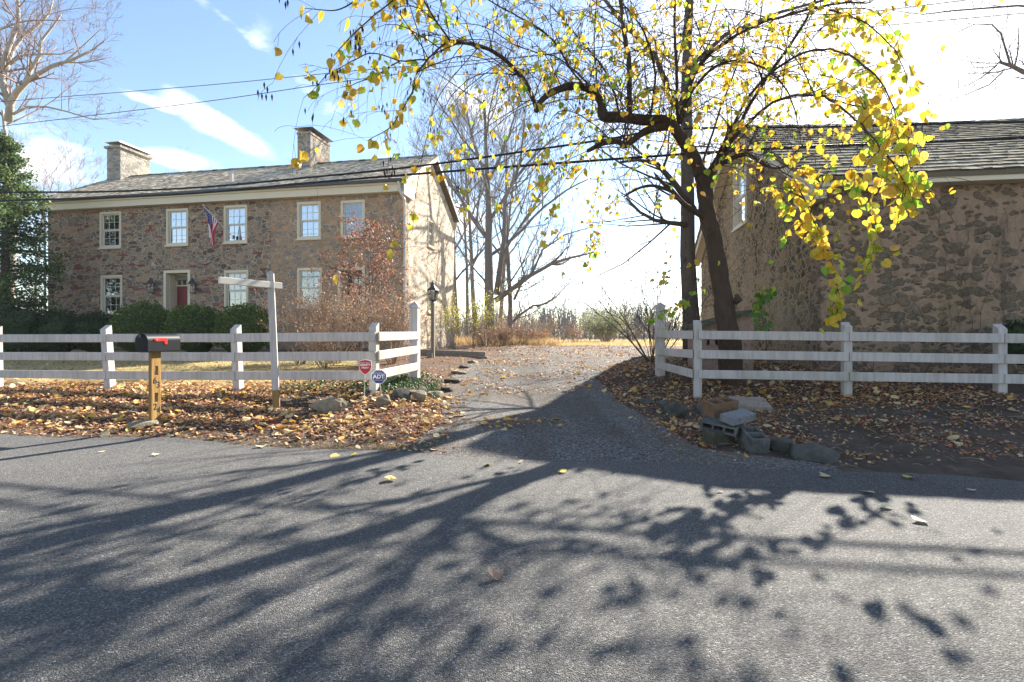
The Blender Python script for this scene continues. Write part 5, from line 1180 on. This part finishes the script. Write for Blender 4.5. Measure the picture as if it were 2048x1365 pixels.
def litter_density(X,Y):
    c=Y+K*X; n=noise.noise(Vector((X*.9,Y*.9,1)))+.5*noise.noise(Vector((X*2.3,Y*2.3,7)))
    dl=interp(DL,Y); dr=interp(DR,Y)
    if c<edge_c(X*.98-Y*.18)+.03: return 0
    if X<dl:
        v=interp([(5.2,.1),(5.6,.75),(6.4,1),(7.6,.9),(8.4,.55),(9.6,.28),(12,.16),(18,.10)],c)
        if -3.9<X<-2.9 and 6.7<c<7.5: v*=.35
        return max(0,v*(.75+.55*n))
    if X>dr:
        if c>15: return .12
        v=0
        if c<8.7: # bank: bare soil with drifts of leaves
            v=max(.10,.15+.75*n)*(sstep(5.2,6.2,c))
            dd=math.hypot((X-3.0)/.75,(Y-6.3)/.95); v=max(v,1.25*sstep(1.15,.6,dd)); dd=math.hypot((X-2.0)/.55,(Y-6.3)/.9); v=max(v,.9*sstep(1.2,.5,dd))
            dd=math.hypot((X-4.6)/.9,(Y-6.7)/.35); v=max(v,.8*sstep(1.2,.5,dd))
            v=max(v,sstep(7.9,8.7,c)*.9)
        else: v=interp([(8.7,1.0),(10.4,.9),(12,.8),(15,.5)],c)
        return v*(.75+.4*n)
    dd=math.hypot((X-.15)/1.0,(Y-6.65)/.42); v=.8*sstep(1.1,.3,dd)*(.7+.6*n)
    e=min(X-dl,dr-X); v=max(v,.6*sstep(.55,0,e)*(.5+.8*n)); 
    if Y>9: v=max(v,.30+.4*n)
    return max(v,.022)
rg=random.Random(70); lt=MB(); big=MB(); n_=0
def fill(x0,x1,y0,y1,rate,smin,smax):
    global n_
    N=int((x1-x0)*(y1-y0)*rate)
    for _ in range(N):
        X=rg.uniform(x0,x1);Y=rg.uniform(y0,y1)
        if abs(X)/Y>1.12: continue
        d=litter_density(X,Y)
        if rg.random()>d: continue
        u=rg.random()
        if u<(.945 if X<0 else .955 if Y+K*X>8.6 or X<2.4 else .985):
            t=rg.choice(LIT); k=rg.uniform(.7,1.35); ground_leaf(lt,X,Y,rg.uniform(smin,smax),tuple(min(.9,v*k) for v in t),rg,rg.uniform(0,.03)*d)
        else:
            yl=1.0 if X>0 else .8
            t=rg.choice(BIG); k=rg.uniform(.8,1.2); ground_leaf(lt,X,Y,rg.uniform(.065,.115),tuple(min(.92,v*k) for v in t),rg,rg.uniform(.01,.04)*d,.38,OVAL if rg.random()<.4 else [(a*1.0,b-.5) for a,b in HEART]+[(-a,b-.5) for a,b in HEART[-2:0:-1]])
fill(-9.5,-.7,5.2,9.6,1250,.022,.058); fill(-.9,7.6,4.9,9.6,1000,.022,.052); fill(-14,-1.0,9.6,19,60,.05,.09); fill(-2,9,9.6,15,300,.035,.075); fill(-2,8,15,28,110,.06,.10)
tag(lt.build('leaf_litter',M['leaf']),'drifts of fallen brown and yellow leaves over the verges and driveway',None,kind='stuff')
print('litter',len(lt.f))
# twigs on the bank
tg=MB()
for _ in range(150):
    X=rg.uniform(2.2,7); Y=rg.uniform(4.2,7.8)
    if Y+K*X<5.25: continue
    a=rg.uniform(0,6.28); L=rg.uniform(.05,.28); p=Vector((X,Y,gz(X,Y)+.015)); q=p+Vector((math.cos(a)*L,math.sin(a)*L,0)); q.z=gz(q.x,q.y)+.02; m=(p+q)/2+Vector((0,0,.01)); tg.tube([p,m,q],rg.uniform(.0015,.004),4)
tag(tg.build('fallen_twigs',M['pale_twig']),'small broken twigs strewn over the bare bank',None,kind='stuff')
# lawn and field grass
gr=MB(); DG=[(.42,.33,.15),(.50,.40,.2),(.34,.27,.12),(.26,.25,.08),(.58,.47,.27)]
def blades(x0,x1,y0,y1,rate,h,w,cond,pal=DG):
    for _ in range(int((x1-x0)*(y1-y0)*rate)):
        X=rg.uniform(x0,x1);Y=rg.uniform(y0,y1)
        if abs(X)/Y>1.12 or not cond(X,Y): continue
        z=gz(X,Y) if Y<60 else interp(LZ,Y); t=rg.choice(pal); k=rg.uniform(.75,1.2); a=rg.uniform(0,6.28); hh=h*rg.uniform(.5,1.3); dx,dy=math.cos(a)*w,math.sin(a)*w; l=Vector((rg.gauss(0,.6)*hh,rg.gauss(0,.6)*hh,hh))
        p=Vector((X,Y,z-.005)); gr.face([p+Vector((dx,dy,0)),p-Vector((dx,dy,0)),p+l],tuple(min(.9,v*k) for v in t))
lawn=lambda X,Y: X<interp(DL,Y) and rg.random()<zone(X,Y)[0]
blades(-10,-3.2,7.6,12,420,.045,.004,lawn); blades(-19,-3.2,12,18,130,.06,.007,lawn); blades(-9.5,-.9,5.15,5.7,500,.05,.003,lambda X,Y: 5.2<Y+K*X<5.75)
blades(-9.5,-1.0,5.3,6.8,160,.05,.003,lambda X,Y: edge_c(X-1)<Y+K*X<edge_c(X-1)+.35)
blades(-2,14,27.5,50,26,.14,.02,lambda X,Y: True,[(.55,.42,.22),(.62,.48,.27),(.48,.36,.18)]); blades(-4,26,50,92,3.2,.30,.06,lambda X,Y: True,[(.58,.44,.24),(.64,.50,.30)])
blades(1.5,7.2,5.0,5.7,150,.05,.0025,lambda X,Y: 5.15<Y+K*X<5.5); blades(-3.5,3.6,28.2,31,240,.5,.012,lambda X,Y: X<2.6+.8*noise.noise(Vector((X,Y,0))),[(.50,.36,.18),(.55,.42,.24),(.42,.27,.15)])
tag(gr.build('dry_grass',M['grass']),'short dry tan grass of the lawn and the far field',None,kind='stuff')
iv=MB(); 
for _ in range(2600):
    X=rg.gauss(-1.95,.42); Y=rg.gauss(9.0,.75)
    if X>interp(DL,Y)-.1 or Y<7.9: continue
    p=Vector((X,Y,gz(X,Y)+rg.uniform(.01,.10))); dn=(rvec(rg)+Vector((0,0,.2))).normalized(); k=rg.uniform(.7,1.3); leaf(iv,p,dn,(Vector((0,0,1))+rvec(rg)*.5).normalized(),rg.uniform(.03,.055),(.055*k,.095*k,.035*k))
for _ in range(420):
    X=rg.gauss(-3.35,.55); Y=rg.gauss(8.55,.28)
    p=Vector((X,Y,gz(X,Y)+rg.uniform(.01,.13))); dn=(rvec(rg)).normalized(); k=rg.uniform(.7,1.3); leaf(iv,p,dn,(Vector((0,0,1))+rvec(rg)*.5).normalized(),rg.uniform(.03,.055),(.05*k,.085*k,.03*k))
tag(iv.build('ivy',M['leaf_green']),'low green ivy spreading under the left fence and along its turn',None,kind='stuff')
# leaves one can count, lying alone on the asphalt
def road_leaf(px,py,s,col,label,shape,seed,tilt=.25,group=None):
    r2=random.Random(seed); Y=(H-.014)*F/(py-HY); X=(px-1024)/F*Y; m=MB(); ground_leaf(m,0,0,s,col,r2,0,tilt,shape,z=0); o=m.build('fallen_leaf',M['leaf'],loc=(X,Y,.014+max(0,gz(X,Y)))); tag(o,label,'leaf',group)
HS=[(a,b-.5) for a,b in HEART]+[(-a,b-.5) for a,b in HEART[-2:0:-1]]
GRP='leaves lying alone on the asphalt'
for i,(px,py,s,col,lb,sh) in enumerate((
 (523,895,.13,(.62,.54,.38),'large cream leaf at the left road edge below the sign post',LOBE),(668,914,.10,(.62,.5,.2),'pale yellow leaf on the road just left of the barn shadow tip',HS),(705,912,.10,(.6,.45,.12),'yellow leaf beside the pale one near the left road edge',HS),
 (780,962,.105,(.72,.55,.2),'sunlit yellow leaf on the asphalt left of the drive mouth',HS),(975,930,.105,(.5,.38,.1),'folded yellow leaf where the driveway meets the road',HS),(1040,926,.085,(.5,.45,.36),'grey-tan leaf right of the folded yellow leaf',LOBE),(1123,946,.09,(.58,.47,.08),'bright yellow leaf alone in the barn shadow on the road',HS),(996,946,.06,(.55,.35,.2),'small brown leaf just in front of the folded yellow leaf',OVAL),
 (1440,985,.055,(.6,.4,.33),'small pinkish leaf at the front edge of the barn shadow',OVAL),(1650,955,.11,(.58,.5,.34),'large tan leaf at the road edge below the flat grey slab',LOBE),(1738,987,.09,(.62,.58,.42),'pale leaf in the barn shadow right of the tan leaf',HS),(1820,958,.10,(.55,.45,.1),'yellow-green leaf at the right road edge under the bank',HS),(1773,1016,.08,(.7,.66,.52),'white-looking leaf right on the line of the barn shadow',HS),(1840,1045,.09,(.75,.70,.55),'pale leaf in full sun on the right side of the road',HS),(1943,982,.07,(.6,.45,.3),'curled tan leaf near the right frame edge of the road',OVAL),(203,905,.07,(.6,.5,.3),'small tan leaf on the road below the mailbox',OVAL),(313,911,.09,(.62,.54,.36),'cream leaf on the road right of the mailbox foot',LOBE))):
    road_leaf(px,py,s,col,lb,sh,300+i,group=GRP)
# the big curled one in the middle of the road
m=MB(); NI=10
def curlp(i,j):
    u=i/NI-.5; v=j/NI-.5; w=1-.35*abs(v)**1.5-.25*max(0,u)
    return (u*.105*w+.012*v, v*.062*(1-.3*abs(u)), .010+.030*(2*abs(u-.06))**2.2+.022*max(0,v)*2+.006*math.sin(u*9+v*4))
for i in range(NI):
    for j in range(NI):
        if (i in (0,9) and j in (0,9)): continue
        k=1+.15*math.sin(i*1.7)*math.cos(j*1.3); m.face([curlp(i,j),curlp(i+1,j),curlp(i+1,j+1),curlp(i,j+1)],(.50*k,.33*k,.24*k))
m.tube([(-.03,-.03,.02),(-.055,-.05,.008),(-.068,-.052,.004)],.0016,5,tint=(.4,.25,.18))
Y=1.288*F/(1158-HY); X=(993-1024)/F*Y
o=m.build('fallen_leaf',M['leaf'],loc=(X,Y,.013),rz=.25,smooth=True,weld=True); o.scale=(.82,.82,.9); tag(o,'pinkish curled dry leaf alone in the middle of the sunlit road','leaf',GRP)
# ------------------------------------------------------------------ light, sky, camera
AZ,EL=rad(36),rad(32)
sun=bpy.data.lights.new('sun','SUN'); sun.energy=5.0; sun.angle=rad(.55); sun.color=(1,.93,.82); so=bpy.data.objects.new('sun',sun); C.objects.link(so)
sd=Vector((math.sin(AZ)*math.cos(EL),math.cos(AZ)*math.cos(EL),math.sin(EL))); so.rotation_euler=sd.to_track_quat('Z','Y').to_euler(); so.location=(10,10,20)
w=bpy.data.worlds.new('World'); bpy.context.scene.world=w; w.use_nodes=True; nt=w.node_tree; nt.nodes.clear()
def wn(t,**k):
    x=nt.nodes.new(t)
    for a,b in k.items(): setattr(x,a,b)
    return x
out=wn('ShaderNodeOutputWorld'); bg=wn('ShaderNodeBackground'); sky=wn('ShaderNodeTexSky',sky_type='NISHITA'); sky.sun_disc=False; sky.sun_elevation=EL; sky.sun_rotation=AZ; sky.air_density=1.0; sky.dust_density=.25; sky.ozone_density=1.5
nt.links.new(bg.outputs[0],out.inputs[0]); bg.inputs[1].default_value=.07
tc=wn('ShaderNodeTexCoord'); 
def wm(op,a,b=0,c=0,clamp=False):
    x=wn('ShaderNodeMath',operation=op,use_clamp=clamp)
    for i,v in enumerate((a,b,c)):
        if isinstance(v,bpy.types.NodeSocket): nt.links.new(v,x.inputs[i])
        else: x.inputs[i].default_value=v
    return x.outputs[0]
def blob(px,py,sx,sy,rot):
    """a cloud bank around one bearing: distance in the bank's own frame"""
    d=Vector(((px-1024)/F,1,(HY-py)/F)).normalized(); rt=d.cross(Vector((0,0,1))).normalized(); up=rt.cross(d); a=rt*math.cos(rot)+up*math.sin(rot); b=up*math.cos(rot)-rt*math.sin(rot)
    acc=[]
    for v,s in ((a,sx),(b,sy)):
        x=wn('ShaderNodeVectorMath',operation='DOT_PRODUCT'); nt.links.new(tc.outputs['Generated'],x.inputs[0]); x.inputs[1].default_value=v; acc.append(wm('POWER',wm('DIVIDE',x.outputs['Value'],s),2))
    x=wn('ShaderNodeVectorMath',operation='DOT_PRODUCT'); nt.links.new(tc.outputs['Generated'],x.inputs[0]); x.inputs[1].default_value=d
    return wm('MULTIPLY',wm('SUBTRACT',1.0,wm('SQRT',wm('ADD',acc[0],acc[1]))),wm('GREATER_THAN',x.outputs['Value'],0))
vm=wn('ShaderNodeMapping'); nt.links.new(tc.outputs['Generated'],vm.inputs[0]); vm.inputs['Scale'].default_value=(2.2,2.2,5.0); vm.inputs['Rotation'].default_value=(0,.35,0)
nz=wn('ShaderNodeTexNoise'); nt.links.new(vm.outputs[0],nz.inputs['Vector']); nz.inputs['Scale'].default_value=4.2; nz.inputs['Detail'].default_value=7; nz.inputs['Roughness'].default_value=.58
acc=None
for b_ in ((430,245,.085,.022,-.38),(310,205,.05,.010,-.15),(140,290,.085,.035,-.15),(340,315,.075,.016,-.1),(960,215,.08,.05,-.5),(930,440,.07,.04,0),(1200,560,.2,.10,.1),(90,330,.09,.03,0),(480,60,.25,.016,-.55)):
    q=blob(*b_); k_=.22 if b_[0]==480 else 1
    acc=wm('MULTIPLY',q,k_) if acc is None else wm('MAXIMUM',acc,wm('MULTIPLY',q,k_))
cl=wm('ADD',wm('MULTIPLY',acc,1.0),wm('MULTIPLY_ADD',nz.outputs['Fac'],3.2,-1.6))
cl=wm('MULTIPLY',cl,wm('MULTIPLY_ADD',acc,1.6,.65,clamp=True)); rp=wn('ShaderNodeValToRGB'); nt.links.new(cl,rp.inputs[0]); rp.color_ramp.elements[0].position=.02; rp.color_ramp.elements[1].position=.95
# thin bright veil of cloud round the sun's side of the sky
x=wn('ShaderNodeVectorMath',operation='DOT_PRODUCT'); nt.links.new(tc.outputs['Generated'],x.inputs[0]); x.inputs[1].default_value=sd
veil=wn('ShaderNodeMapRange',interpolation_type='SMOOTHSTEP'); nt.links.new(wm('ADD',x.outputs['Value'],wm('MULTIPLY_ADD',nz.outputs['Fac'],.16,-.08)),veil.inputs[0]); veil.inputs[1].default_value=.90; veil.inputs[2].default_value=.99; veil.inputs[3].default_value=0; veil.inputs[4].default_value=.85
cov=wm('MAXIMUM',wm('MULTIPLY',rp.outputs[0],.85),veil.outputs[0])
mx=wn('ShaderNodeMix',data_type='RGBA'); nt.links.new(cov,mx.inputs[0]); nt.links.new(sky.outputs[0],mx.inputs[6]); mx.inputs[7].default_value=(7.5,7.5,7.6,1); nt.links.new(mx.outputs[2],bg.inputs[0])
# autumn haze: the far wood fades in it
hz_=MB(); hz_.box((-130,-20,-4),(150,175,24)); hm=bpy.data.materials.new('haze'); hm.use_nodes=True; hn=hm.node_tree; hn.nodes.clear()
ho=hn.nodes.new('ShaderNodeOutputMaterial'); hp=hn.nodes.new('ShaderNodeVolumePrincipled'); hp.inputs['Color'].default_value=(.86,.91,1,1); hp.inputs['Density'].default_value=.00045; hn.links.new(hp.outputs[0],ho.inputs['Volume'])
tag(hz_.build('haze',hm,fix=True),'thin bluish air between the road and the distant woods',None,kind='stuff')
cam=bpy.data.cameras.new('camera'); co=bpy.data.objects.new('camera',cam); C.objects.link(co); co.location=(0,0,H); co.rotation_euler=(rad(90),0,0)
cam.sensor_width=36; cam.lens=36*F/2048; cam.shift_y=(HY-682.5)/2048; cam.clip_start=.05; cam.clip_end=3000
sc=bpy.context.scene; sc.camera=co
sc.view_settings.view_transform='Standard'; sc.view_settings.look='None'; sc.view_settings.exposure=2.06; sc.view_settings.gamma=1
sc.cycles.use_denoising=True; sc.cycles.max_bounces=6; sc.cycles.transparent_max_bounces=12
